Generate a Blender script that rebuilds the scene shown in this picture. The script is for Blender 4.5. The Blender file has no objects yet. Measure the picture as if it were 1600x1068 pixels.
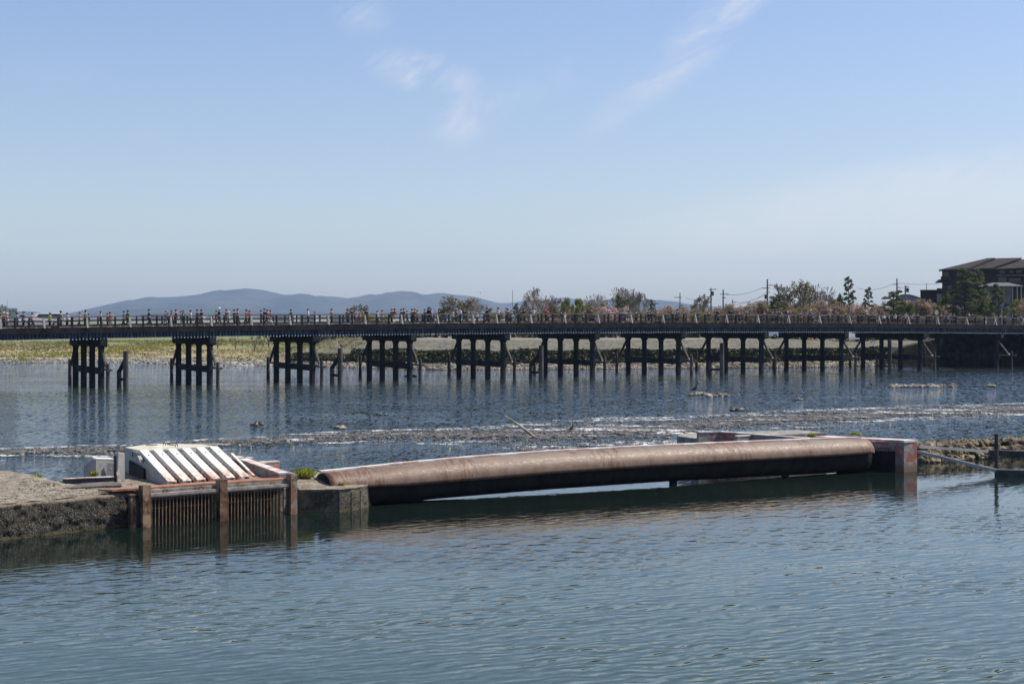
import bpy, bmesh, math, random
from mathutils import Vector, Matrix, noise as mnoise

S = bpy.context.scene
COL = S.collection
R = math.radians
F = 2357.0          # focal length in pixels of the 1600 px wide photograph
H = 6.6             # eye height over the water
YH = 497.0          # horizon row

# ------------------------------------------------------------------ camera
cd = bpy.data.cameras.new('camera')
cam = bpy.data.objects.new('camera', cd); COL.objects.link(cam)
cam.location = (0, 0, H); cam.rotation_euler = (R(90), 0, 0)
cd.sensor_width = 36.0; cd.lens = 36.0 * F / 1600.0
cd.shift_y = -(YH - 534.0) / 1600.0 * -1.0 * -1.0
cd.shift_y = -(534.0 - YH) / 1600.0
cd.clip_start = 0.5; cd.clip_end = 20000
S.camera = cam

# ------------------------------------------------------------------ sun, sky, exposure
SUN_EL = 54.0
SUN_AZ = (0.975, 0.22)
sd = bpy.data.lights.new('sun', 'SUN'); sd.energy = 5.0; sd.angle = R(0.53); sd.color = (1.0, 0.93, 0.82)
so = bpy.data.objects.new('sun', sd); COL.objects.link(so)
_d = Vector((SUN_AZ[0] * math.cos(R(SUN_EL)), SUN_AZ[1] * math.cos(R(SUN_EL)), math.sin(R(SUN_EL)))).normalized()
so.rotation_euler = _d.to_track_quat('Z', 'Y').to_euler(); so.location = (40, 0, 80)

S.view_settings.view_transform = 'Standard'; S.view_settings.look = 'None'
S.view_settings.exposure = 0.38; S.view_settings.gamma = 1.0
S.view_settings.use_curve_mapping = False

class NT:
    """small helper to write node trees tersely"""
    def __init__(s, tree): s.t = tree; s.n = tree.nodes; s.l = tree.links
    def node(s, typ, **kw):
        n = s.n.new(typ)
        for k, v in kw.items(): setattr(n, k, v)
        return n
    def put(s, sock, v):
        if isinstance(v, bpy.types.NodeSocket): s.l.new(v, sock)
        elif v is not None:
            try: sock.default_value = v
            except Exception:
                sock.default_value = (v[0], v[1], v[2], 1.0)
    def math(s, op, a, b=None, c=None, clamp=False):
        n = s.node('ShaderNodeMath', operation=op); n.use_clamp = clamp
        s.put(n.inputs[0], a)
        if b is not None: s.put(n.inputs[1], b)
        if c is not None: s.put(n.inputs[2], c)
        return n.outputs[0]
    def noise(s, vec, scale, detail=3.0, rough=0.55, dist=0.0, out='Fac'):
        n = s.node('ShaderNodeTexNoise'); s.put(n.inputs['Vector'], vec)
        n.inputs['Scale'].default_value = scale; n.inputs['Detail'].default_value = detail
        n.inputs['Roughness'].default_value = rough; n.inputs['Distortion'].default_value = dist
        return n.outputs[out]
    def mapping(s, vec, scale=(1, 1, 1), loc=(0, 0, 0), rot=(0, 0, 0)):
        n = s.node('ShaderNodeMapping'); s.put(n.inputs['Vector'], vec)
        n.inputs['Scale'].default_value = scale; n.inputs['Location'].default_value = loc
        n.inputs['Rotation'].default_value = rot
        return n.outputs[0]
    def smooth(s, v, a, b, lo=0.0, hi=1.0):
        n = s.node('ShaderNodeMapRange', interpolation_type='SMOOTHSTEP')
        s.put(n.inputs['Value'], v); n.inputs['From Min'].default_value = a; n.inputs['From Max'].default_value = b
        n.inputs['To Min'].default_value = lo; n.inputs['To Max'].default_value = hi
        return n.outputs[0]
    def mix(s, fac, a, b):
        n = s.node('ShaderNodeMix', data_type='RGBA')
        s.put(n.inputs[0], fac); s.put(n.inputs[6], c4(a)); s.put(n.inputs[7], c4(b))
        return n.outputs[2]
    def xyz(s, vec):
        n = s.node('ShaderNodeSeparateXYZ'); s.put(n.inputs[0], vec); return n.outputs
    def bump(s, h, strength, dist, normal=None):
        n = s.node('ShaderNodeBump'); s.put(n.inputs['Height'], h)
        s.put(n.inputs['Strength'], strength); s.put(n.inputs['Distance'], dist)
        if normal is not None: s.put(n.inputs['Normal'], normal)
        return n.outputs[0]

def c4(c):
    if isinstance(c, (tuple, list)) and len(c) == 3: return (c[0], c[1], c[2], 1.0)
    return c

W = bpy.data.worlds.new("World"); S.world = W; W.use_nodes = True
w = NT(W.node_tree); w.n.clear()
sky = w.node('ShaderNodeTexSky', sky_type='NISHITA')
sky.sun_disc = False; sky.sun_elevation = R(SUN_EL); sky.sun_rotation = math.atan2(SUN_AZ[0], SUN_AZ[1])
sky.altitude = 50; sky.air_density = 1.0; sky.dust_density = 1.1; sky.ozone_density = 1.5
tc = w.node('ShaderNodeTexCoord').outputs['Generated']
dx, dy, dz = w.xyz(tc)
dyc = w.math('MAXIMUM', dy, 0.02)
cu = w.math('DIVIDE', dx, dyc); cv = w.math('DIVIDE', dz, dyc)
cvec = w.node('ShaderNodeCombineXYZ'); w.put(cvec.inputs[0], cu); w.put(cvec.inputs[1], cv)
wisp_vec = w.mapping(w.mapping(cvec.outputs[0], rot=(0, 0, R(-30))), scale=(1.0, 3.4, 1.0))
wisp = w.math('ADD', w.math('MULTIPLY', w.noise(wisp_vec, 11.0, 8.0, 0.66, 1.2), 0.65), w.math('MULTIPLY', w.noise(cvec.outputs[0], 26.0, 6.0, 0.6, 0.6), 0.35))
wisp2 = w.noise(w.mapping(cvec.outputs[0], scale=(1, 1.6, 1), loc=(3, 1, 0)), 5.0, 6.0, 0.6, 0.4)
def cloud(px, py, rx, ry, ang, amt, tex, lo=0.42, hi=0.8):
    u0 = (px - 800) / F; v0 = (YH - py) / F
    a = R(ang); ca, sa = math.cos(a), math.sin(a)
    du = w.math('SUBTRACT', cu, u0); dv = w.math('SUBTRACT', cv, v0)
    p = w.math('DIVIDE', w.math('ADD', w.math('MULTIPLY', du, ca), w.math('MULTIPLY', dv, sa)), rx / F)
    q = w.math('DIVIDE', w.math('SUBTRACT', w.math('MULTIPLY', dv, ca), w.math('MULTIPLY', du, sa)), ry / F)
    r = w.math('SQRT', w.math('ADD', w.math('POWER', p, 2.0), w.math('POWER', q, 2.0)))
    m = w.smooth(r, 0.0, 1.0, 1.0, 0.0)
    return w.math('MULTIPLY', w.math('MULTIPLY', m, w.smooth(tex, lo, hi)), amt)
cl = [cloud(662, 115, 120, 46, -14, 0.85, wisp, 0.42, 0.66), cloud(728, 186, 90, 52, 25, 0.62, wisp, 0.40, 0.68),
      cloud(1075, 78, 260, 52, 41, 0.62, wisp, 0.36, 0.68), cloud(1150, 0, 120, 60, 30, 0.4, wisp, 0.36, 0.7),
      cloud(560, 10, 90, 60, -30, 0.4, wisp, 0.40, 0.7), cloud(850, 130, 150, 40, 22, 0.28, wisp, 0.38, 0.7),
      cloud(1490, 262, 190, 50, 8, 0.42, wisp, 0.36, 0.7), cloud(1450, 340, 950, 110, 8, 0.8, wisp2, 0.1, 0.7),
      cloud(1250, 310, 300, 60, 14, 0.25, wisp, 0.3, 0.7), cloud(95, 110, 90, 40, 0, 0.12, wisp, 0.4, 0.7), cloud(235, 212, 45, 22, 0, 0.16, wisp, 0.4, 0.7)]
tot = cl[0]
for c in cl[1:]: tot = w.math('ADD', tot, c)
tot = w.math('MULTIPLY', w.math('MINIMUM', w.math('MULTIPLY', tot, 0.85), 0.75), w.math('GREATER_THAN', dy, 0.05))
tint = w.mix(w.smooth(dz, 0.0, 0.13), (1.08, 1.10, 1.10), w.mix(w.smooth(dz, 0.1, 0.3), (0.95, 0.93, 1.01), (0.90, 0.92, 1.05)))
tm = w.node('ShaderNodeMix', data_type='RGBA', blend_type='MULTIPLY'); tm.inputs[0].default_value = 1.0
w.put(tm.inputs[6], sky.outputs[0]); w.put(tm.inputs[7], tint)
skymix = w.mix(tot, tm.outputs[2], (6.6, 6.35, 6.3))
bg = w.node('ShaderNodeBackground'); w.put(bg.inputs[0], skymix); bg.inputs[1].default_value = 0.112
wo = w.node('ShaderNodeOutputWorld'); w.l.new(bg.outputs[0], wo.inputs[0])

# ------------------------------------------------------------------ materials
def new_mat(name):
    m = bpy.data.materials.new(name); m.use_nodes = True
    t = NT(m.node_tree); t.n.clear()
    out = t.node('ShaderNodeOutputMaterial'); b = t.node('ShaderNodeBsdfPrincipled')
    t.l.new(b.outputs[0], out.inputs[0])
    pos = t.node('ShaderNodeNewGeometry').outputs['Position']
    return m, t, b, pos

def mat(name, a, b, scale=2.0, rough=0.8, bump=0.0, bscale=None, stretch=(1, 1, 1), lo=0.35, hi=0.65, metal=0.0,
        third=None, t_scale=0.6, t_lo=0.5, t_hi=0.7, obj=False, spec=0.5, detail=5.0, leafy=False):
    m, t, p, pos = new_mat(name)
    if obj: pos = t.node('ShaderNodeTexCoord').outputs['Object']
    v = t.mapping(pos, scale=stretch)
    n1 = t.noise(v, scale, detail, 0.6)
    col = t.mix(t.smooth(n1, lo, hi), a, b)
    if third is not None:
        n2 = t.noise(t.mapping(pos, scale=stretch, loc=(7, 3, 5)), t_scale, 5.0, 0.65)
        col = t.mix(t.smooth(n2, t_lo, t_hi), col, third)
    t.put(p.inputs['Base Color'], col); p.inputs['Roughness'].default_value = rough
    p.inputs['Metallic'].default_value = metal; p.inputs['Specular IOR Level'].default_value = spec if rough < .7 else .22
    if bump: t.put(p.inputs['Normal'], t.bump(t.noise(v, bscale or scale * 3, 4.0, 0.6), 1.0, bump))
    if leafy:
        tr_ = t.node('ShaderNodeBsdfTranslucent'); t.put(tr_.inputs[0], col); ms = t.node('ShaderNodeMixShader'); ms.inputs[0].default_value = .42
        out = [n for n in t.n if n.type == 'OUTPUT_MATERIAL'][0]
        t.l.new(p.outputs[0], ms.inputs[1]); t.l.new(tr_.outputs[0], ms.inputs[2]); t.l.new(ms.outputs[0], out.inputs[0])
    return m

M = {}
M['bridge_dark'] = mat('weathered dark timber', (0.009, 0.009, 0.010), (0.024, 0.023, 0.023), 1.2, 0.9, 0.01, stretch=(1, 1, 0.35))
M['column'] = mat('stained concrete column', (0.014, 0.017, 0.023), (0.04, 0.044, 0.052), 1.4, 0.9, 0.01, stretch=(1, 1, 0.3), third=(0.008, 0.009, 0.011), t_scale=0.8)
M['rail'] = mat('weathered rail timber', (0.10, 0.088, 0.078), (0.2, 0.18, 0.16), 2.5, 0.85, 0.004, stretch=(0.4, 0.4, 2))
M['rail_dark'] = mat('dark rail timber', (0.035, 0.03, 0.027), (0.08, 0.072, 0.064), 2.5, 0.9)
M['bracket'] = mat('pale rail bracket', (0.2, 0.185, 0.165), (0.32, 0.3, 0.27), 3, 0.85)
M['fascia'] = mat('blue grey fascia boards', (0.02, 0.032, 0.052), (0.06, 0.085, 0.12), 3.5, 0.8, 0.005, stretch=(1, 1, 0.12), lo=0.4, hi=0.62, third=(0.16, 0.19, 0.23), t_scale=2.4, t_lo=0.6, t_hi=0.72)
M['tip'] = mat('white board tips', (0.5, 0.5, 0.48), (0.75, 0.75, 0.72), 3, 0.7)
M['road'] = mat('asphalt', (0.06, 0.06, 0.062), (0.09, 0.09, 0.09), 3, 0.9)
M['kerbside'] = mat('pale footway', (0.3, 0.29, 0.27), (0.4, 0.39, 0.37), 2, 0.9)
M['pile'] = mat('weathered pile', (0.04, 0.038, 0.034), (0.11, 0.10, 0.09), 1.5, 0.9, 0.01, stretch=(1, 1, 0.3))
M['timber_brown'] = mat('brown fender timber', (0.14, 0.105, 0.075), (0.25, 0.2, 0.15), 2, 0.9)
M['concrete'] = mat('weathered concrete', (0.16, 0.135, 0.10), (0.30, 0.262, 0.205), 2.6, 0.95, 0.05, 11, third=(0.09, 0.075, 0.057), t_scale=9.0, t_lo=0.52, t_hi=0.64, detail=8)
M['conc_grey'] = mat('grey concrete', (0.16, 0.155, 0.14), (0.3, 0.29, 0.26), 3.0, 0.95, 0.01, 14, third=(0.09, 0.085, 0.075), t_scale=1.7)
M['rust_pale'] = mat('pale steel rusting brown', (0.3, 0.27, 0.24), (0.2, 0.11, 0.065), 2.2, 0.8, third=(0.13, 0.07, 0.04), t_scale=4.0, t_lo=0.55, t_hi=0.65)
M['rust'] = mat('rusted steel', (0.075, 0.04, 0.024), (0.2, 0.115, 0.07), 4.0, 0.85, 0.004, 20, third=(0.30, 0.21, 0.13), t_scale=2.0, t_lo=0.5, t_hi=0.62)
M['rust_plate'] = mat('rust red plate', (0.20, 0.092, 0.058), (0.31, 0.165, 0.115), 3.0, 0.85, 0.004, 20)
M['rust_bar'] = mat('brown grille bar', (0.13, 0.085, 0.05), (0.28, 0.2, 0.13), 5.0, 0.85)
M['steel_grey'] = mat('grey brown steel', (0.22, 0.18, 0.15), (0.36, 0.31, 0.27), 4.0, 0.8)
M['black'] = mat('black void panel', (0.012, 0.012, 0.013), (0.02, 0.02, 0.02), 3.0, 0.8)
M['darkgrey'] = mat('dark grey steel', (0.035, 0.037, 0.04), (0.07, 0.07, 0.072), 3.0, 0.7)
M['grey_paint'] = mat('light grey paint', (0.27, 0.265, 0.25), (0.37, 0.365, 0.345), 1.5, 0.6, third=(0.25, 0.235, 0.21), t_scale=3.0, t_lo=0.55, t_hi=0.75)
M['ivory'] = mat('ivory painted deck', (0.42, 0.39, 0.30), (0.56, 0.53, 0.43), 2.0, 0.6, third=(0.36, 0.32, 0.24), t_scale=4.0, t_lo=0.6, t_hi=0.75)
M['white_car'] = mat('white car paint', (0.72, 0.72, 0.73), (0.76, 0.76, 0.77), 1.0, 0.25)
M['silver_car'] = mat('silver car paint', (0.38, 0.39, 0.4), (0.42, 0.43, 0.44), 1.0, 0.3)
M['red_car'] = mat('red car paint', (0.42, 0.03, 0.03), (0.48, 0.04, 0.035), 1.0, 0.3)
M['blue_car'] = mat('blue car paint', (0.08, 0.16, 0.34), (0.1, 0.19, 0.38), 1.0, 0.3)
M['glass'] = mat('dark window glass', (0.015, 0.018, 0.02), (0.03, 0.033, 0.036), 1.0, 0.08)
M['rubber'] = mat('black rubber', (0.015, 0.015, 0.015), (0.03, 0.03, 0.03), 4.0, 0.85)
M['bark'] = mat('brown bark', (0.045, 0.034, 0.026), (0.11, 0.085, 0.065), 3.0, 0.95)
M['bark_grey'] = mat('grey bark', (0.17, 0.145, 0.122), (0.31, 0.27, 0.23), 2.0, 0.95)
M['bark_dark'] = mat('dark pine bark', (0.02, 0.016, 0.013), (0.055, 0.042, 0.033), 3.0, 0.95)
M['pine'] = mat('pine needles', (0.05, 0.07, 0.028), (0.14, 0.165, 0.065), 0.9, 0.8, detail=3, leafy=True)
M['yellowgreen'] = mat('fresh yellow green leaves', (0.15, 0.17, 0.03), (0.27, 0.26, 0.06), 0.8, 0.75, detail=3, leafy=True)
M['olive'] = mat('olive leaves', (0.17, 0.15, 0.07), (0.3, 0.26, 0.13), 0.8, 0.8, detail=3, leafy=True)
M['greenleaf'] = mat('green leaves', (0.055, 0.085, 0.022), (0.13, 0.16, 0.045), 0.8, 0.8, detail=3, leafy=True)
M['darkleaf'] = mat('dark green leaves', (0.02, 0.035, 0.014), (0.06, 0.08, 0.03), 0.8, 0.8, detail=3, leafy=True)
M['cherry'] = mat('fading cherry blossom', (0.23, 0.16, 0.115), (0.46, 0.35, 0.27), 0.9, 0.85, third=(0.26, 0.22, 0.11), t_scale=0.25, t_lo=0.48, t_hi=0.62, detail=4, leafy=True)
M['blossom'] = mat('pink cherry blossom', (0.45, 0.32, 0.3), (0.6, 0.46, 0.44), 0.7, 0.85, third=(0.22, 0.13, 0.1), t_scale=0.5, t_lo=0.5, t_hi=0.62, detail=4, leafy=True)
M['hedge'] = mat('bank shrubs', (0.03, 0.036, 0.018), (0.11, 0.115, 0.05), 0.9, 0.9, third=(0.13, 0.11, 0.055), t_scale=0.22, t_lo=0.56, t_hi=0.68, detail=3)
M['grassblade'] = mat('grass blades', (0.10, 0.115, 0.035), (0.25, 0.21, 0.09), 0.08, 0.9, detail=5, leafy=True)
M['rape'] = mat('yellow rapeseed flowers', (0.30, 0.27, 0.04), (0.15, 0.17, 0.05), 0.9, 0.8, leafy=True)
M['weed'] = mat('green weeds', (0.17, 0.22, 0.03), (0.42, 0.42, 0.07), 6.0, 0.8, leafy=True)
M['stone'] = mat('river stones', (0.12, 0.105, 0.08), (0.34, 0.31, 0.25), 0.9, 0.9, third=(0.09, 0.08, 0.07), t_scale=1.4, t_lo=0.52, t_hi=0.6)
M['brown_stone'] = mat('brown breakwater stones', (0.12, 0.095, 0.065), (0.29, 0.23, 0.15), 1.3, 0.95, 0.03, 6, third=(0.04, 0.034, 0.028), t_scale=1.6, t_lo=0.46, t_hi=0.58)
M['wet_stone'] = mat('wet river pebbles', (0.05, 0.045, 0.036), (0.17, 0.15, 0.115), 1.5, 0.5)
M['white_wall'] = mat('pale grey render', (0.24, 0.25, 0.26), (0.3, 0.31, 0.32), 0.3, 0.85)
M['dark_wall'] = mat('dark brown render', (0.026, 0.022, 0.021), (0.04, 0.034, 0.031), 0.3, 0.9)
M['roof_tile'] = mat('brown grey roof tiles', (0.024, 0.019, 0.018), (0.04, 0.032, 0.03), 1.0, 0.85, 0.05, 8)
M['roof_grey'] = mat('grey roof tiles', (0.08, 0.084, 0.092), (0.12, 0.125, 0.135), 1.0, 0.7)
M['pole'] = mat('grey utility pole', (0.10, 0.098, 0.095), (0.15, 0.148, 0.145), 2, 0.85)
M['cable'] = mat('black cable', (0.03, 0.03, 0.03), (0.05, 0.05, 0.05), 2, 0.7)
M['yellow_paint'] = mat('yellow paint', (0.5, 0.4, 0.05), (0.58, 0.47, 0.07), 2, 0.6)
M['blue_sign'] = mat('blue sign face', (0.02, 0.04, 0.25), (0.03, 0.05, 0.28), 2, 0.5)
M['grey_sign'] = mat('grey sign back', (0.25, 0.26, 0.27), (0.3, 0.31, 0.32), 2, 0.5)
M['orange'] = mat('orange paint', (0.7, 0.22, 0.03), (0.75, 0.26, 0.04), 2, 0.6)
M['bird'] = mat('black feathers', (0.012, 0.012, 0.012), (0.03, 0.03, 0.028), 8, 0.7)
M['bird_white'] = mat('pale grey feathers', (0.4, 0.4, 0.4), (0.55, 0.55, 0.54), 8, 0.7)
M['drift'] = mat('bleached driftwood', (0.2, 0.17, 0.13), (0.42, 0.38, 0.31), 3, 0.9, stretch=(1, 1, 1))
M['skin'] = mat('skin', (0.5, 0.33, 0.25), (0.56, 0.38, 0.29), 3, 0.7)
M['hair'] = mat('black hair', (0.012, 0.01, 0.009), (0.025, 0.02, 0.018), 9, 0.6)
for nm, c in dict(black=(0.015, 0.015, 0.018), navy=(0.02, 0.028, 0.07), grey=(0.14, 0.14, 0.15), white=(0.62, 0.62, 0.62),
                  red=(0.45, 0.03, 0.035), pink=(0.5, 0.27, 0.28), tan=(0.38, 0.25, 0.15), blue=(0.07, 0.13, 0.36),
                  green=(0.03, 0.06, 0.035), lime=(0.5, 0.62, 0.06), orange=(0.5, 0.2, 0.07), maroon=(0.14, 0.03, 0.045),
                  cyan=(0.1, 0.26, 0.28), yellow=(0.6, 0.52, 0.07), violet=(0.2, 0.17, 0.45), denim=(0.05, 0.07, 0.12),
                  beige=(0.36, 0.31, 0.25), brown=(0.1, 0.06, 0.04)).items():
    M['c_' + nm] = mat(nm + ' cloth', tuple(x * 0.88 for x in c), c, 6, 0.9)

def mat_slats():
    m, t, p, pos = new_mat('white slats rusting at the foot')
    z = t.xyz(pos)[2]
    low = t.smooth(z, 1.62, 1.12)
    n = t.noise(pos, 5.0, 6, 0.7)
    f = t.math('MULTIPLY', low, t.smooth(n, 0.42, 0.56), clamp=True)
    col = t.mix(t.smooth(t.noise(pos, 9, 4), 0.55, 0.75), (0.66, 0.64, 0.585), (0.42, 0.37, 0.30))
    col = t.mix(f, col, (0.36, 0.15, 0.07)); col = t.mix(t.math('MULTIPLY', t.smooth(t.noise(pos, 3.2, 6, 0.75), 0.62, 0.72), 0.45), col, (0.38, 0.3, 0.22))
    t.put(p.inputs['Base Color'], col); p.inputs['Roughness'].default_value = 0.55
    return m
M['slat'] = mat_slats()

def mat_shell():
    m, t, p, pos = new_mat('pink brown painted steel with rust runs')
    # runs follow the curve downward: noise that is fine along the gate and long across it
    rot = t.mapping(pos, rot=(0, 0, R(-28.3)))
    v = t.mapping(rot, scale=(1.0, 0.10, 0.22))
    runs = t.noise(v, 8.0, 4, 0.75)
    zone = t.noise(t.mapping(rot, scale=(1, 0.05, 0.05)), 0.34, 3, 0.5)
    blot = t.noise(rot, 2.2, 8, 0.75)
    fine = t.noise(rot, 14, 5, 0.7)
    col = t.mix(t.smooth(blot, 0.33, 0.66), (0.105, 0.056, 0.036), (0.18, 0.118, 0.08))
    col = t.mix(t.math('MULTIPLY', t.smooth(fine, 0.54, 0.68), 0.45), col, (0.24, 0.18, 0.135))
    z = t.xyz(pos)[2]
    sc = t.math('MULTIPLY', t.smooth(z, 1.0, 1.45), t.smooth(t.noise(rot, 3.5, 7, 0.75), 0.42, 0.68))
    col = t.mix(t.math('MULTIPLY', sc, 0.5), col, (0.22, 0.18, 0.13)); col = t.mix(t.math('MULTIPLY', t.smooth(z, 1.28, 1.42), .6), col, (0.17, 0.138, 0.098))
    rust = t.math('MULTIPLY', t.smooth(runs, 0.50, 0.545), t.smooth(zone, 0.47, 0.54), clamp=True)
    col = t.mix(t.math('MULTIPLY', rust, 0.95), col, (0.095, 0.036, 0.016))
    och = t.math('MULTIPLY', t.smooth(t.noise(rot, 1.1, 6, 0.7), 0.55, 0.68), 0.5)
    col = t.mix(och, col, (0.21, 0.11, 0.055))
    t.put(p.inputs['Base Color'], col)
    t.put(p.inputs['Roughness'], t.smooth(fine, 0.3, 0.7, 0.46, 0.74))
    t.put(p.inputs['Normal'], t.bump(fine, 0.35, 0.01))
    return m
M['shell'] = mat_shell()
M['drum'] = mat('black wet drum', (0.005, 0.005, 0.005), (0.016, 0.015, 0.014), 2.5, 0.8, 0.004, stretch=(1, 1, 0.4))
def mat_redblock():
    m, t, p, pos = new_mat('flaking red painted steel')
    n = t.noise(pos, 1.8, 6, 0.6); n2 = t.noise(t.mapping(pos, loc=(4, 9, 2)), 3.2, 5, 0.6)
    col = t.mix(t.smooth(n, 0.47, 0.53), (0.26, 0.24, 0.22), (0.34, 0.11, 0.09))
    col = t.mix(t.smooth(n2, 0.56, 0.6), col, (0.40, 0.31, 0.26))
    low = t.smooth(t.xyz(pos)[2], 0.45, 0.1)
    col = t.mix(low, col, (0.20, 0.13, 0.09))
    t.put(p.inputs['Base Color'], col); p.inputs['Roughness'].default_value = 0.7
    return m
M['redblock'] = mat_redblock()
M['pinkwall'] = mat('worn pink painted wall', (0.42, 0.27, 0.25), (0.5, 0.42, 0.38), 2.2, 0.75, third=(0.62, 0.6, 0.56), t_scale=1.4, t_lo=0.5, t_hi=0.56)

def mat_wetwall():
    m, t, p, pos = new_mat('black algae and shell crusted wall')
    z = t.xyz(pos)[2]
    vor = t.node('ShaderNodeTexVoronoi'); t.put(vor.inputs['Vector'], pos); vor.inputs['Scale'].default_value = 22
    sp = t.noise(pos, 26, 4, 0.8)
    big = t.noise(pos, 1.6, 5, 0.65)
    col = t.mix(t.smooth(big, 0.35, 0.65), (0.004, 0.004, 0.004), (0.036, 0.03, 0.018))
    col = t.mix(t.smooth(sp, 0.53, 0.62), col, (0.26, 0.235, 0.18))
    edge = t.math('ADD', z, t.math('MULTIPLY', t.noise(pos, 5, 5, 0.7), 0.22))
    col = t.mix(t.smooth(edge, 1.02, 1.14), col, (0.26, 0.215, 0.15))
    col = t.mix(t.math('MULTIPLY', t.smooth(z, 0.10, 0.02), 0.9), col, (0.07, 0.06, 0.018))
    t.put(p.inputs['Base Color'], col); p.inputs['Roughness'].default_value = 0.85
    t.put(p.inputs['Normal'], t.bump(t.math('ADD', t.noise(pos, 12, 6, 0.75), t.math('MULTIPLY', big, 2.0)), 1.0, 0.12))
    return m
M['wetwall'] = mat_wetwall()

def mat_blocks():
    m, t, p, pos = new_mat('mossy stone block face')
    col = t.mix(t.smooth(t.noise(pos, 2.5, 6, 0.7), 0.35, 0.65), (0.035, 0.032, 0.024), (0.16, 0.14, 0.10))
    col = t.mix(t.smooth(t.noise(pos, 18, 5, 0.8), 0.56, 0.68), col, (0.30, 0.28, 0.22))
    z = t.xyz(pos)[2]
    col = t.mix(t.smooth(t.math('ADD', z, t.math('MULTIPLY', t.noise(pos, 4, 5, .7), .3)), 0.82, 0.93), col, (0.28, 0.24, 0.17))
    col = t.mix(t.smooth(z, 0.12, 0.03), col, (0.13, 0.10, 0.05))
    t.put(p.inputs['Base Color'], col); p.inputs['Roughness'].default_value = 0.9
    t.put(p.inputs['Normal'], t.bump(t.noise(pos, 7, 6, 0.75), 1.0, 0.16))
    return m
M['blocks'] = mat_blocks()

M['darkbank'] = mat('dark overgrown stone', (0.008, 0.010, 0.007), (0.035, 0.036, 0.024), 1.2, 0.95, 0.1, 4)
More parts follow.
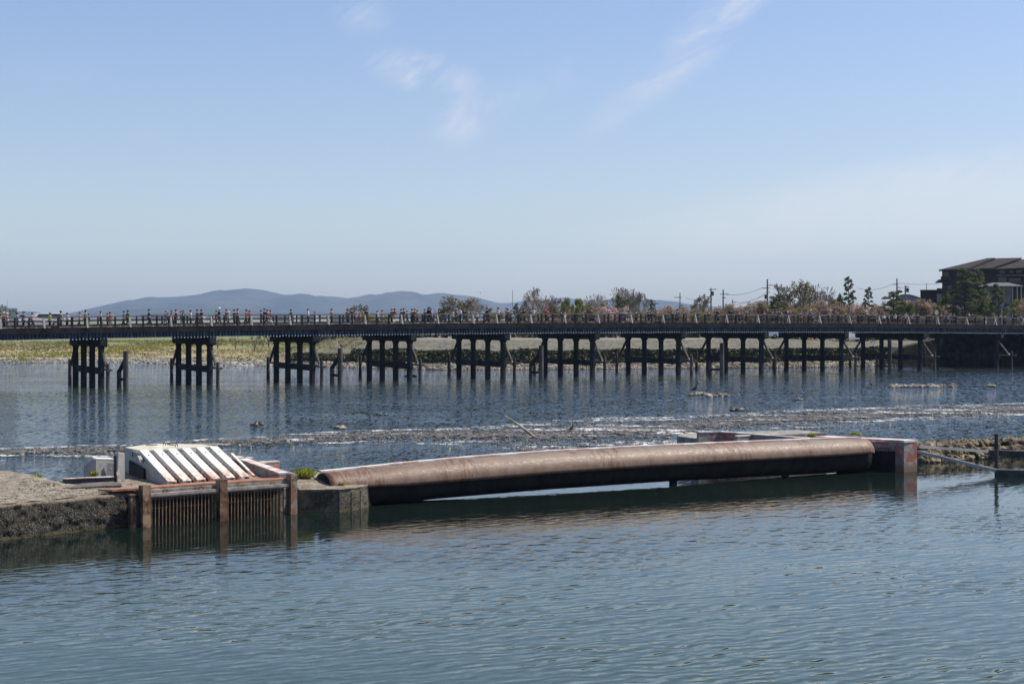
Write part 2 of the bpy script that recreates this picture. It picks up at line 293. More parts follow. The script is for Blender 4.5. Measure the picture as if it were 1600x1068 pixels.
# water: real waves as a normal field in world space; flatter in the lee of the weir
def mat_water():
    m, t, p, pos = new_mat('river water')
    x, y, z = t.xyz(pos)
    # distance in front of (upstream of) the weir line
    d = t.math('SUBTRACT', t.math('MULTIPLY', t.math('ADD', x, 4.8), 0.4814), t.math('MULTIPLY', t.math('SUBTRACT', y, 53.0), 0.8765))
    up = t.math('MULTIPLY', t.smooth(d, -1.0, 26.0, 0.20, 1.15), 1.0)
    up = t.math('ADD', up, t.smooth(d, -1.0, -4.0, 0.0, 2.6))
    patch = t.smooth(t.noise(t.mapping(pos, scale=(0.3, 1.0, 1), rot=(0, 0, R(8))), 0.09, 5, 0.65), 0.35, 0.66, 0.55, 1.4)
    calm = t.smooth(t.math('ADD', t.math('SUBTRACT', t.math('ADD', t.math('MULTIPLY', x, 0.549), 160.0), y), t.math('MULTIPLY', t.noise(t.mapping(pos, scale=(.25, 1, 1)), .2, 3), 8.0)), 11.0, 0.0)   # slack water between bridge and bank
    flow = t.smooth(t.noise(t.mapping(pos, scale=(0.12, 1.0, 1), rot=(0, 0, R(14))), 0.35, 5, 0.65), 0.35, 0.7, 0.5, 1.3)
    amp = t.math('MULTIPLY', t.math('MULTIPLY', up, patch), t.math('SUBTRACT', 1.0, t.math('MULTIPLY', calm, 0.6)))
    # slopes of the waves taken straight from noise, so that far waves still break up reflections
    def slope(vec, sc, det, k):
        n_ = t.node('ShaderNodeVectorMath', operation='SUBTRACT'); t.put(n_.inputs[0], t.noise(vec, sc, det, 0.6, 0.2, 'Color')); n_.inputs[1].default_value = (.5, .5, .5)
        m_ = t.node('ShaderNodeVectorMath', operation='SCALE'); t.put(m_.inputs[0], n_.outputs[0]); t.put(m_.inputs['Scale'], k); return m_.outputs[0]
    def vadd(a, b):
        n_ = t.node('ShaderNodeVectorMath', operation='ADD'); t.put(n_.inputs[0], a); t.put(n_.inputs[1], b); return n_.outputs[0]
    tot_ = t.math('MULTIPLY', amp, flow)
    sA = slope(t.mapping(pos, scale=(0.8, 1.3, 1), rot=(0, 0, R(14))), 4.6, 3, t.math('MULTIPLY', tot_, t.smooth(d, -2.0, 2.0, 0.35, 0.11)))
    sB = slope(t.mapping(pos, scale=(0.5, 1.3, 1), rot=(0, 0, R(-16))), 0.8, 3, t.math('MULTIPLY', tot_, 0.10))
    sC = slope(t.mapping(pos, scale=(1.0, 0.24, 1), rot=(0, 0, R(4))), 4.2, 3, t.math('MULTIPLY', tot_, t.smooth(d, -4.0, 0.0, 0.62, 0.0)))
    sv = vadd(vadd(sA, sB), sC)
    # wind ripples with long crests, running parallel to the weir
    wrp = t.noise(t.mapping(pos, scale=(1, 1, 1)), 0.55, 3, 0.6); wrp2 = t.noise(t.mapping(pos, loc=(9, 4, 0)), 1.3, 3, 0.6)
    gust = t.smooth(t.noise(t.mapping(pos, scale=(.5, 1, 1), loc=(2, 7, 0)), 0.16, 4, 0.6), 0.34, 0.66, 0.45, 1.35)
    for lam, ang_, sl, ph in ((0.62, -58, .052, 0.0), (0.45, -72, .046, 1.3), (0.83, -47, .036, 2.1), (0.34, -63, .036, 4.0), (0.51, -88, .030, 0.7), (0.27, -52, .026, 5.1), (1.25, -66, .022, 3.3)):
        kx, ky = math.cos(R(ang_)), math.sin(R(ang_)); kk = 2 * math.pi / (lam * .68)
        phs = t.math('ADD', t.math('ADD', t.math('MULTIPLY', x, kx * kk), t.math('MULTIPLY', y, ky * kk)), t.math('ADD', t.math('MULTIPLY', wrp, 17.0 * (1 if ph < 3 else .7)), t.math('MULTIPLY', wrp2, 5.0 + ph)))
        cs = t.math('COSINE', t.math('ADD', phs, ph)); c2 = t.math('MULTIPLY', t.math('COSINE', t.math('MULTIPLY', t.math('ADD', phs, ph), 2.0)), .35)
        am = t.math('MULTIPLY', t.math('MULTIPLY', t.math('MULTIPLY', t.math('ADD', cs, c2), up), gust), sl * 0.62)
        cb = t.node('ShaderNodeCombineXYZ'); t.put(cb.inputs[0], t.math('MULTIPLY', am, kx)); t.put(cb.inputs[1], t.math('MULTIPLY', am, ky))
        sv = vadd(sv, cb.outputs[0])
    sep = t.node('ShaderNodeSeparateXYZ'); t.put(sep.inputs[0], sv); cmb = t.node('ShaderNodeCombineXYZ')
    t.put(cmb.inputs[0], t.math('MULTIPLY', sep.outputs[0], 0.9)); t.put(cmb.inputs[1], sep.outputs[1]); cmb.inputs[2].default_value = 1.0
    nn_ = t.node('ShaderNodeVectorMath', operation='NORMALIZE'); t.put(nn_.inputs[0], cmb.outputs[0])
    t.put(p.inputs['Normal'], nn_.outputs[0])
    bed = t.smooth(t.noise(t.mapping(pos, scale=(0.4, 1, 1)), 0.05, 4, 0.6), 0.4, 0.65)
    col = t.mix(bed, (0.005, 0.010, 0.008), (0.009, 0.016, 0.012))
    col = t.mix(t.smooth(d, 3.0, 18.0), col, t.mix(bed, (0.027, 0.047, 0.034), (0.038, 0.060, 0.043)))  # shade near the weir painted into the base colour, fading out over open water
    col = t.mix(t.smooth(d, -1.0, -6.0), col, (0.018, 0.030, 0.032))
    # the shallow river below the weir is browner where pebbles lie close to the surface
    shal = t.math('MULTIPLY', calm, 0.8)
    col = t.mix(shal, col, (0.03, 0.03, 0.025))
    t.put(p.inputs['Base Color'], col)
    p.inputs['Roughness'].default_value = 0.04; p.inputs['IOR'].default_value = 1.333
    return m
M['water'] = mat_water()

def mat_rapids():
    m, t, p, pos = new_mat('broken water over pebbles')
    st = t.mapping(pos, scale=(0.9, 0.28, 1), rot=(0, 0, R(6)))
    n = t.noise(st, 3.2, 6, 0.8)
    big = t.noise(t.mapping(pos, scale=(0.22, 1.0, 1), rot=(0, 0, R(18))), 0.35, 5, 0.7)
    speck = t.noise(st, 12.0, 4, 0.85)
    col = t.mix(t.smooth(t.noise(st, 5.0, 4, 0.85), 0.46, 0.54), (0.008, 0.009, 0.009), (0.16, 0.125, 0.08))
    foam = t.math('MULTIPLY', t.smooth(t.noise(st, 3.4, 6, 0.85), 0.47, 0.54), t.smooth(big, 0.53, 0.61), clamp=True)
    foam = t.math('MAXIMUM', foam, t.math('MULTIPLY', t.smooth(t.noise(st, 7.0, 4, 0.8), 0.61, 0.65), 0.8))
    att = t.node('ShaderNodeAttribute'); att.attribute_name = 'edge'; e = att.outputs['Fac']
    ln = t.math('MULTIPLY', t.math('MULTIPLY', t.smooth(e, .06, .2), t.smooth(e, .55, .3)), t.smooth(t.noise(t.mapping(pos, scale=(.5, .45, 1), rot=(0, 0, R(14))), 1.8, 6, .8), .47, .55), clamp=True)
    ln = t.math('MULTIPLY', ln, t.smooth(t.noise(t.mapping(pos, scale=(.5, 1, 1), loc=(3, 3, 3)), .18, 4, .7), .43, .52))
    foam = t.math('MAXIMUM', foam, t.math('MULTIPLY', ln, t.smooth(t.noise(st, 7, 4, .8), .40, .52)))
    col = t.mix(foam, col, (0.78, 0.8, 0.8))
    t.put(p.inputs['Base Color'], col); t.put(p.inputs['Roughness'], t.math('ADD', t.math('MULTIPLY', foam, 0.4), 0.45)); p.inputs['Specular IOR Level'].default_value = .22
    t.put(p.inputs['Normal'], t.bump(n, 1.0, 0.25))
    al = t.math('ADD', e, t.math('MULTIPLY', t.math('SUBTRACT', t.noise(st, 1.6, 7, 0.85), 0.5), 3.6))
    t.put(p.inputs['Alpha'], t.math('MAXIMUM', foam, t.smooth(al, 0.66, 0.80)))
    return m
M['rapids'] = mat_rapids()

def mat_ground():
    m, t, p, pos = new_mat('river bank ground')
    x, y, z = t.xyz(pos)
    big = t.noise(t.mapping(pos, scale=(0.6, 2.0, 1)), 0.05, 6, 0.6)
    mid = t.noise(pos, 0.35, 6, 0.7); fine = t.noise(pos, 2.2, 5, 0.75)
    gravel = t.mix(t.smooth(fine, 0.35, 0.65), (0.21, 0.19, 0.155), (0.40, 0.375, 0.33))
    slope = t.mix(t.smooth(t.noise(t.mapping(pos, scale=(1, .22, 1)), 1.6, 7, 0.85), 0.40, 0.60), (0.03, 0.03, 0.024), (0.15, 0.14, 0.115))
    slope = t.mix(t.math('MULTIPLY', t.smooth(mid, 0.42, 0.62), 0.75), slope, (0.12, 0.115, 0.055))
    dry = t.mix(t.smooth(mid, 0.35, 0.65), (0.28, 0.22, 0.115), (0.21, 0.175, 0.085))
    green = t.mix(t.smooth(mid, 0.38, 0.6), (0.09, 0.115, 0.03), (0.17, 0.18, 0.06))
    meadow = t.mix(t.smooth(t.math('ADD', t.math('MULTIPLY', t.math('SUBTRACT', z, 1.4), 0.3), big), 0.47, 0.62), dry, green)
    zz = t.math('ADD', z, t.math('MULTIPLY', t.math('SUBTRACT', mid, 0.5), 0.7))
    left = t.mix(t.smooth(zz, 0.35, 0.6), gravel, meadow)
    right = t.mix(t.smooth(zz, 3.3, 3.5), slope, (0.2, 0.18, 0.145))
    col = t.mix(t.smooth(x, -38, -24), left, right)
    far = t.mix(t.smooth(t.noise(pos, 0.004, 5, 0.7), 0.4, 0.6), (0.10, 0.12, 0.06), (0.2, 0.19, 0.14))
    col = t.mix(t.smooth(y, 480, 900), col, far)
    t.put(p.inputs['Base Color'], col); p.inputs['Roughness'].default_value = 0.95
    t.put(p.inputs['Normal'], t.bump(fine, 0.6, 0.15))
    return m
M['ground'] = mat_ground()
M['hill'] = mat('forested hill', (0.016, 0.024, 0.014), (0.055, 0.062, 0.04), 0.006, 0.95, detail=6)

# ------------------------------------------------------------------ mesh helpers
class MB:
    def __init__(s): s.v = []; s.f = []
    def add(s, vs, fs):
        o = len(s.v); s.v += [tuple(v) for v in vs]; s.f += [tuple(i + o for i in f) for f in fs]; return s
    def box(s, c, size, ax=None):
        """c centre, size full lengths, ax = three axis vectors"""
        ax = ax or (Vector((1, 0, 0)), Vector((0, 1, 0)), Vector((0, 0, 1)))
        c = Vector(c); hx, hy, hz = [Vector(a) * (k / 2) for a, k in zip(ax, size)]
        vs = [c + hx * i + hy * j + hz * k for k in (-1, 1) for j in (-1, 1) for i in (-1, 1)]
        return s.add(vs, [(0, 2, 3, 1), (4, 5, 7, 6), (0, 1, 5, 4), (2, 6, 7, 3), (0, 4, 6, 2), (1, 3, 7, 5)])
    def bar(s, a, b, wd, ht, up=(0, 0, 1)):
        a = Vector(a); b = Vector(b); d = (b - a); L = d.length; d.normalize()
        side = d.cross(Vector(up)); 
        if side.length < 1e-4: side = d.cross(Vector((1, 0, 0)))
        side.normalize(); u = side.cross(d).normalized()
        return s.box((a + b) / 2, (L, wd, ht), (d, side, u))
    def tube(s, pts, rad, n=8, cap=True):
        pts = [Vector(p) for p in pts]; rings = []; vs = []; fs = []
        prev = None
        for i, p in enumerate(pts):
            d = (pts[min(i + 1, len(pts) - 1)] - pts[max(i - 1, 0)]).normalized()
            ref = prev if prev is not None else (Vector((1, 0, 0)) if abs(d.z) > 0.8 else Vector((0, 0, 1)))
            a = (ref - d * ref.dot(d))
            if a.length < 1e-4: a = d.orthogonal()
            a.normalize(); prev = a; b = d.cross(a)
            r = rad[i] if isinstance(rad, (list, tuple)) else rad
            for k in range(n):
                t = 2 * math.pi * k / n
                vs.append(p + a * (math.cos(t) * r) + b * (math.sin(t) * r))
        for i in range(len(pts) - 1):
            for k in range(n):
                k2 = (k + 1) % n
                fs.append((i * n + k, i * n + k2, (i + 1) * n + k2, (i + 1) * n + k))
        if cap:
            fs.append(tuple(reversed(range(n)))); fs.append(tuple((len(pts) - 1) * n + k for k in range(n)))
        return s.add(vs, fs)
    def prism(s, poly, z0, z1):
        """poly: xy points counter-clockwise; z0/z1 scalars or lists"""
        n = len(poly)
        a = [z0] * n if not isinstance(z0, (list, tuple)) else z0
        b = [z1] * n if not isinstance(z1, (list, tuple)) else z1
        vs = [(p[0], p[1], a[i]) for i, p in enumerate(poly)] + [(p[0], p[1], b[i]) for i, p in enumerate(poly)]
        fs = [tuple(reversed(range(n))), tuple(range(n, 2 * n))]
        fs += [(i, (i + 1) % n, n + (i + 1) % n, n + i) for i in range(n)]
        return s.add(vs, fs)
    def extr(s, pts, off):
        """planar polygon (3d points) extruded by vector off"""
        n = len(pts); off = Vector(off)
        vs = [Vector(p) for p in pts] + [Vector(p) + off for p in pts]
        fs = [tuple(reversed(range(n))), tuple(range(n, 2 * n))] + [(i, (i + 1) % n, n + (i + 1) % n, n + i) for i in range(n)]
        return s.add(vs, fs)
    def build(s, name, m, parent=None, origin=(0, 0, 0), smooth=False, fix=True, bevel=0.0):
        ox, oy, oz = origin
        me = bpy.data.meshes.new(name)
        me.from_pydata([(a - ox, b - oy, c - oz) for a, b, c in s.v], [], s.f); me.update()
        if fix and len(s.f) < 60000:
            bm = bmesh.new(); bm.from_mesh(me); bmesh.ops.recalc_face_normals(bm, faces=bm.faces); bm.to_mesh(me); bm.free()
        if smooth: me.polygons.foreach_set('use_smooth', [True] * len(me.polygons))
        me.materials.append(m)
        o = bpy.data.objects.new(name, me); COL.objects.link(o)
        if parent is not None: o.parent = parent
        else: o.location = origin
        if bevel:
            b = o.modifiers.new('bevel', 'BEVEL'); b.width = bevel; b.segments = 2; b.limit_method = 'ANGLE'
        return o

def tag(o, label, cat, group=None, kind=None):
    if label: o['label'] = label
    if cat: o['category'] = cat
    if group: o['group'] = group
    if kind: o['kind'] = kind
    return o
def structure(o): o['kind'] = 'structure'; return o
def empty(name, loc, rz=0.0):
    o = bpy.data.objects.new(name, None); COL.objects.link(o); o.location = loc; o.rotation_euler = (0, 0, rz)
    o.empty_display_size = 0.3
    return o
def copy_tree(o, parent=None):
    c = o.copy(); COL.objects.link(c); c.parent = parent
    for ch in [k for k in o.children]: copy_tree(ch, c)
    return c
PENDING = []        # (object, px, base label): equal labels get an ordinal at the end
def later(o, px, label): PENDING.append((o, px, label)); return o

def at(px, py, z=0.0):
    """the point of height z that shows at that pixel"""
    Y = F * (H - z) / (py - YH); return Vector(((px - 800) / F * Y, Y, z))
def atY(px, Y, z=0.0): return Vector(((px - 800) / F * Y, Y, z))
def zat(py, Y): return H - (py - YH) * Y / F
def sstep(a, b, x):
    t = max(0.0, min(1.0, (x - a) / (b - a))); return t * t * (3 - 2 * t)
def lerp_tab(tab, x):
    if x <= tab[0][0]: return tab[0][1]
    for (a, va), (b, vb) in zip(tab, tab[1:]):
        if x <= b: return va + (vb - va) * (x - a) / (b - a)
    return tab[-1][1]

E = Vector((0.8765, 0.4814, 0)); N = Vector((0.4814, -0.8765, 0)); UZ = Vector((0, 0, 1))

# ------------------------------------------------------------------ ground, water, hills
SHORE = [(-400, 240), (-150, 232), (-76.5, 225.5), (-58, 227), (-45, 213), (-33, 210), (-24, 204.7), (-8, 194.4), (17, 199.4), (39, 204.7),
         (52, 211), (55, 214), (62, 217), (72, 214), (76, 208), (100, 204), (400, 190)]
def shore(x): return lerp_tab(SHORE, x)
def park_h(d):
    return lerp_tab([(-12, -1.2), (0, 0.0), (2.5, 0.45), (4.2, 0.5), (5.6, 1.85), (30, 3.42), (34, 3.5), (9000, 3.5)], d)
def meadow_h(d):
    return lerp_tab([(-12, -1.2), (0, 0.0), (5, 0.35), (14, 0.5), (30, 1.15), (80, 1.9), (150, 2.1), (190, 3.4), (9000, 3.6)], d)
def ground_h(x, y):
    if y < 14: return -1.2 + (14 - y) * 0.45 if y > 0 else 5.1
    d = y - shore(x) + 0.8 * mnoise.noise((x * 0.08, y * 0.08, 0.3))
    k = sstep(-40, -26, x)
    z = meadow_h(d) * (1 - k) + park_h(d) * k
    if d > 3: z += 0.10 * mnoise.noise((x * 0.25, y * 0.15, 2.0)) * (1 if z > 0.3 else 0)
    return z
xs = sorted(set([-6000, -4000, -2500, -1500, -900, -600, -400, -300, -220, -170] + [-140 + i * 1.6 for i in range(175)] + [142, 160, 190, 240, 320, 450, 700, 1200, 2200, 4000, 6000]))
ys = [-280, -120, -40, 0, 7, 12, 17, 22, 40, 80, 120, 150, 170, 180] + [185 + i * 0.9 for i in range(62)] + [242 + i * 3 for i in range(20)] + \
     [306, 320, 345, 370, 400, 440, 500, 600, 760, 1000, 1400, 2000, 3000, 4500, 6500, 9200]
g = MB()
for y in ys:
    for x in xs: g.v.append((x, y, ground_h(x, y)))
nx = len(xs)
g.f = [(j * nx + i, j * nx + i + 1, (j + 1) * nx + i + 1, (j + 1) * nx + i) for j in range(len(ys) - 1) for i in range(nx - 1)]
structure(g.build('ground', M['ground'], smooth=True, fix=False))

wt = MB(); wt.add([(-600, -60, 0), (600, -60, 0), (600, 260, 0), (-600, 260, 0)], [(0, 1, 2, 3)])
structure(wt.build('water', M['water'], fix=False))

def hills(name, ridge, Y0, depth, zoff, seed, px0, px1):
    """a range of hills: ridge line given as (pixel column, pixel row) pairs turned into heights at distance Y0"""
    hb = MB(); cols = 260; rows = 26
    for j in range(rows + 1):
        v = j / rows
        yy = Y0 + (v - 0.5) * depth
        prof = math.sin(math.pi * v) ** 0.8 if 0 < v < 1 else 0
        for i in range(cols + 1):
            px = px0 + (px1 - px0) * i / cols
            x = (px - 800) / F * Y0
            hz = H + (YH - lerp_tab(ridge, px)) * Y0 / F
            spur = mnoise.fractal((x * 0.0022 + seed, yy * 0.0015, 1.0), 0.9, 2.0, 5)
            z = hz * prof * (1 + (0.32 * spur if abs(v - 0.5) > 0.03 else 0.0)) if prof > 0 else -2
            hb.v.append((x, yy, max(z, -2) + mnoise.noise((x * .01, yy * .01, 3)) * 3.0 * prof))
    hb.f = [(j * (cols + 1) + i, j * (cols + 1) + i + 1, (j + 1) * (cols + 1) + i + 1, (j + 1) * (cols + 1) + i) for j in range(rows) for i in range(cols)]
    return structure(hb.build(name, M['hill'], smooth=True, fix=False))
RIDGE = [(-300, 497), (60, 497), (120, 495), (160, 491), (182, 486), (200, 480), (228, 468.5), (260, 464.5), (300, 461.5), (330, 460.5), (365, 456), (395, 453.5), (420, 456), (450, 461),
         (480, 459.5), (500, 464), (547, 466), (571, 461.5), (594, 463.5), (612, 459), (629, 456.5), (650, 458), (663, 461.5), (680, 458), (689, 457.5), (706, 459.7),
         (740, 463), (757, 467), (778, 473.5), (820, 473), (870, 468), (885, 468.5), (918, 474), (1030, 474.5), (1075, 476.5), (1112, 479), (1200, 486), (1300, 494), (1700, 497)]
RIDGE2 = [(-300, 492), (0, 490.5), (28, 487.5), (42, 488), (60, 493), (75, 491.5), (95, 490), (130, 489.5), (185, 487), (210, 482.5), (240, 481.5), (300, 480.5), (345, 482), (400, 487), (470, 492), (600, 496), (1700, 497)]
hills('far_hills', RIDGE, 7600, 2600, 0, 1.0, -300, 1700)
hills('near_hills', RIDGE2, 5200, 1300, 0, 5.0, -300, 1700)

# ------------------------------------------------------------------ the bridge
def lineX(px): q = (px - 800) / F; return 165.6 * q / (1 - 0.5492 * q)
def on_line(X, n=0.0, z=0.0): return Vector((X, 165.6 + 0.5492 * X, z)) + N * n
def zr(X): return 7.15 - 0.45 * ((X - 11) / 58.0) ** 2
BX0, BX1 = -60.0, 92.0
bridge = empty('road_bridge', on_line(10))
tag(bridge, 'long dark timber-sided road bridge on many pier bents crossing the river', 'bridge')
BO = tuple(bridge.location)
def strip(mb, n0, n1, dz0, dz1, step=3.0, x0=BX0, x1=BX1):
    """box section between offsets n0..n1 and heights zr+dz0..zr+dz1, following the camber"""
    k = max(1, int((x1 - x0) / step)); vs = []; fs = []
    for i in range(k + 1):
        X = x0 + (x1 - x0) * i / k; z = zr(X)
        vs += [on_line(X, n0, z + dz0), on_line(X, n1, z + dz0), on_line(X, n1, z + dz1), on_line(X, n0, z + dz1)]
    for i in range(k):
        a = i * 4; b = a + 4
        for j in range(4): fs.append((a + j, a + (j + 1) % 4, b + (j + 1) % 4, b + j))
    fs.append((0, 1, 2, 3)); fs.append(tuple(k * 4 + j for j in (3, 2, 1, 0)))
    return mb.add(vs, fs)
FAR = -12.0
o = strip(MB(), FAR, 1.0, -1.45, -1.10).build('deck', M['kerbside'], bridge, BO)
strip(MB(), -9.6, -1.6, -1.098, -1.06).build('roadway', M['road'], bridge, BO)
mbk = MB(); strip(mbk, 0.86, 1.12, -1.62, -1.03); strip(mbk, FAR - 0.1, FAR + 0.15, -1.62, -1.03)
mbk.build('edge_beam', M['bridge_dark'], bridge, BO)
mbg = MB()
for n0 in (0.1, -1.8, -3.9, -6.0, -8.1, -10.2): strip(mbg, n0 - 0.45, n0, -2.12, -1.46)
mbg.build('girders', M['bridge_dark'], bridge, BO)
fb = MB(); tb = []
X = BX0; i = 0; rnd = random.Random(3)
while X < BX1:
    z = zr(X); jz = rnd.uniform(-0.03, 0.03)
    p = on_line(X, 0.93 + 0.03 * (i % 2), z - 1.86)
    fb.box(p, (0.235, 0.05, 0.50), (E, N, UZ))
    tb.append(len(fb.f)); fb.box(on_line(X, 0.95, z - 2.11 - 0.05 + jz), (0.09, 0.12, 0.12), (E, N, UZ))
    X += 0.285; i += 1
fo_ = fb.build('fascia_boards', M['fascia'], bridge, BO, fix=False); fo_.data.materials.append(M['tip'])
for q in tb:
    for w2 in range(6): fo_.data.polygons[q + w2].material_index = 1

RAILPX = [-2, 65.6, 132.6, 199, 263, 325.8, 388, 448, 507.5, 565, 622, 678, 733, 769.7, 823, 875.8, 928, 979.4, 1029, 1079.6, 1128, 1177, 1224.6,
          1273, 1320, 1366, 1411.5, 1457, 1502.5, 1546.8, 1591, 1633]
def rail_set(nn, out):
    rb = MB(); strip(rb, nn - 0.09, nn + 0.09, -0.10, 0.0)
    rl = rb.build('railing', M['rail'], bridge, BO)
    mid = MB(); strip(mid, nn - 0.035, nn + 0.035, -0.50, -0.38); strip(mid, nn - 0.035, nn + 0.035, -0.94, -0.83)
    mid.build('mid_rail', M['rail_dark'], rl, BO)
    return rl
rl_near = rail_set(0.72, 1); rl_far = rail_set(-11.75, -1)
pm = MB().box((0, 0, 0.49), (0.15, 0.15, 0.98), (E, N, UZ))
post0 = None; brack0 = None; stuffposts = MB()
def link_part(me_obj, first, loc, parent):
    if first: o = me_obj
    else: o = me_obj.copy(); COL.objects.link(o); o.parent = parent
    o.location = Vector(loc) - Vector(BO)
    return o
for k, px in enumerate(RAILPX):
    Xp = lineX(px)
    z = zr(Xp) - 1.08
    if brack0 is None:
        bb = MB(); bb.box((0, 0, 0.49), (0.15, 0.13, 0.98), (E, N, UZ))
        bb.bar(Vector((0, 0, 0.93)) + N * 0.12, Vector((0, 0, -0.02)) + N * 0.46, 0.16, 0.10)
        brack0 = bb.build('railing_bracket', M['bracket'], rl_near); first = True
    else: first = False
    link_part(brack0, first, on_line(Xp, 0.72, z), rl_near)
    stuffposts.box(on_line(Xp, -11.75, z + 0.49), (0.15, 0.15, 0.98), (E, N, UZ))
    if k + 1 < len(RAILPX):
        X2 = lineX(RAILPX[k + 1]); m_ = 1 if px == 733 else 2
        for q in range(m_):
            Xq = Xp + (X2 - Xp) * (q + 1) / (m_ + 1); zq = zr(Xq) - 1.08
            if post0 is None: post0 = pm.build('railing_post', M['bridge_dark'], rl_near); first = True
            else: first = False
            link_part(post0, first, on_line(Xq, 0.72, zq), rl_near)
            stuffposts.box(on_line(Xq, -11.75, zq + 0.49), (0.15, 0.15, 0.98), (E, N, UZ))
sp = stuffposts.build('railing_posts', M['bridge_dark'], rl_far, BO); sp['kind'] = 'stuff'

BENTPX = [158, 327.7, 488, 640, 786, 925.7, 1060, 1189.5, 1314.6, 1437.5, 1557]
for k, px in enumerate(BENTPX):
    Xb = lineX(px); zt = zr(Xb); capt = zt - 2.125; capb = zt - 2.95
    # cap beam with chamfered ends
    prof = [(-11.9, capb + 0.12), (-11.65, capb), (0.75, capb), (0.98, capb + 0.12), (0.98, capt), (-11.9, capt)]
    cb = MB(); cb.extr([on_line(Xb, a, b) - E * 0.36 for a, b in prof], E * 0.72)
    # corbels under the cap
    cols = [0.0, -3.57, -7.13, -10.7]
    for c in cols:
        cb.extr([on_line(Xb, c - 0.52, capb + 0.03) - E * 0.22, on_line(Xb, c - 0.27, capb - 0.26) - E * 0.22, on_line(Xb, c + 0.27, capb - 0.26) - E * 0.22, on_line(Xb, c + 0.52, capb + 0.03) - E * 0.22], E * 0.44)
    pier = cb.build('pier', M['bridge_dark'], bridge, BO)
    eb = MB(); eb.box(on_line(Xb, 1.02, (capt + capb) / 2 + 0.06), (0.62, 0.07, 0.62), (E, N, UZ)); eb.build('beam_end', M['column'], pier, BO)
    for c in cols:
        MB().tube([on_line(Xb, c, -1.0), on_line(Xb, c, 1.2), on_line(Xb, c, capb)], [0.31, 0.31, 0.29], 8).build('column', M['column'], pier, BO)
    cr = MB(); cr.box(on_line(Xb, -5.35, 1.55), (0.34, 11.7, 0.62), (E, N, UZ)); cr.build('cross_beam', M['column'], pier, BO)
    for sgn, cc in ((1, 0.0), (-1, -10.7)):
        fpn = cc + sgn * 2.6
        MB().tube([on_line(Xb, fpn, -1.0), on_line(Xb, fpn, 2.35)], [0.2, 0.17], 10).build('fender_pile', M['pile'], pier, BO)
        ft = MB(); a = on_line(Xb, cc, 1.72) + E * 0.27; b = on_line(Xb, cc + sgn * 3.15, 1.72) + E * 0.27
        ft.bar(a, b, 0.14, 0.2); ft.build('fender_timber', M['timber_brown'], pier, BO)
        br = MB(); br.tube([on_line(Xb, cc + sgn * 0.3, capb - 0.25), on_line(Xb, cc + sgn * 2.05, 1.86)], 0.14, 8)
        br.build('brace', M['pile'], pier, BO)
        if sgn == 1:
            MB().box(on_line(Xb, cc + 2.1, 1.88), (0.22, 0.3, 0.16), (E, N, UZ)).build('brace_shoe', M['tip'], pier, BO)

# upstream driftwood fenders
for k, (px, py0, Yd, pxl, pyl) in enumerate([(196.5, 548, 143.5, 187.5, 580), (531.5, 544, 154, 525, 574), (845.5, 539.5, 162.5, 831.5, 570),
                                      (1128, 535.5, 171, 1111, 565), (1390, 531, 184, 1373.5, 561)]):
    p = atY(px, Yd); ztop = zat(py0, Yd)
    # second, lower pile stands downstream, direction -N
    q = p - N * (2.5 if k < 1 else 2.2)
    zl = ztop * 0.46
    r = empty('drift_fender', p)
    tag(r, ['tall lone fender post with stub pile beside the leftmost pier', ''][0] if k == 0 else
        ['', 'tall fender post with a low shoulder standing right of the third pier from the left', 'fender of tall and short posts left of the sixth pier from the left',
         'fender of tall and short posts left of the eighth pier from the left', 'reddish fender post just left of the tenth pier from the left'][k],
        'fender post', 'drift fenders upstream of the bridge')
    MB().tube([p + UZ * -1, p + UZ * ztop], [0.27, 0.25], 12).build('tall_post', M['pile'], r, tuple(p))
    MB().tube([q + UZ * -1, q + UZ * zl], [0.24, 0.22], 12).build('short_post', M['pile'], r, tuple(p))
    MB().bar(p + UZ * (ztop * 0.78), q + UZ * (zl * 0.9), 0.3, 0.26).build('diagonal_brace', M['bridge_dark'], r, tuple(p))
    MB().bar(p + UZ * 0.75, q + UZ * 0.75, 0.2, 0.24).build('cross_timber', M['bridge_dark'], r, tuple(p))

# dark abutment and stone retaining wall under the right end of the bridge
ab = MB(); ab.box(on_line(80, -5.5, 2.2), (6.0, 13.0, 5.2), (E, N, UZ))
ab.build('bridge_abutment', M['conc_grey'], origin=tuple(on_line(78, -5.5, 0)))
tag(bpy.data.objects['bridge_abutment'], 'dark concrete abutment carrying the right end of the bridge', 'abutment')
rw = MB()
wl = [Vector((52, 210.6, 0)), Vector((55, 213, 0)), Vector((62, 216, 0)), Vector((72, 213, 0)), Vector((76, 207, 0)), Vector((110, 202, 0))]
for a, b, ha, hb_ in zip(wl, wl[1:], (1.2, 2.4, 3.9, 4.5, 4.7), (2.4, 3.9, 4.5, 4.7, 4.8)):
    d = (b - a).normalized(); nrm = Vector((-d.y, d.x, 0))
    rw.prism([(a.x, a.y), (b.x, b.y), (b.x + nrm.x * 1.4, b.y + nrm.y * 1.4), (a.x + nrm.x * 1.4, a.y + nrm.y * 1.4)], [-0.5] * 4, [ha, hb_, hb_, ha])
tag(rw.build('retaining_wall', M['darkbank'], origin=(70, 216, 0)), 'shaded stone retaining wall behind the right end of the bridge', 'retaining wall')

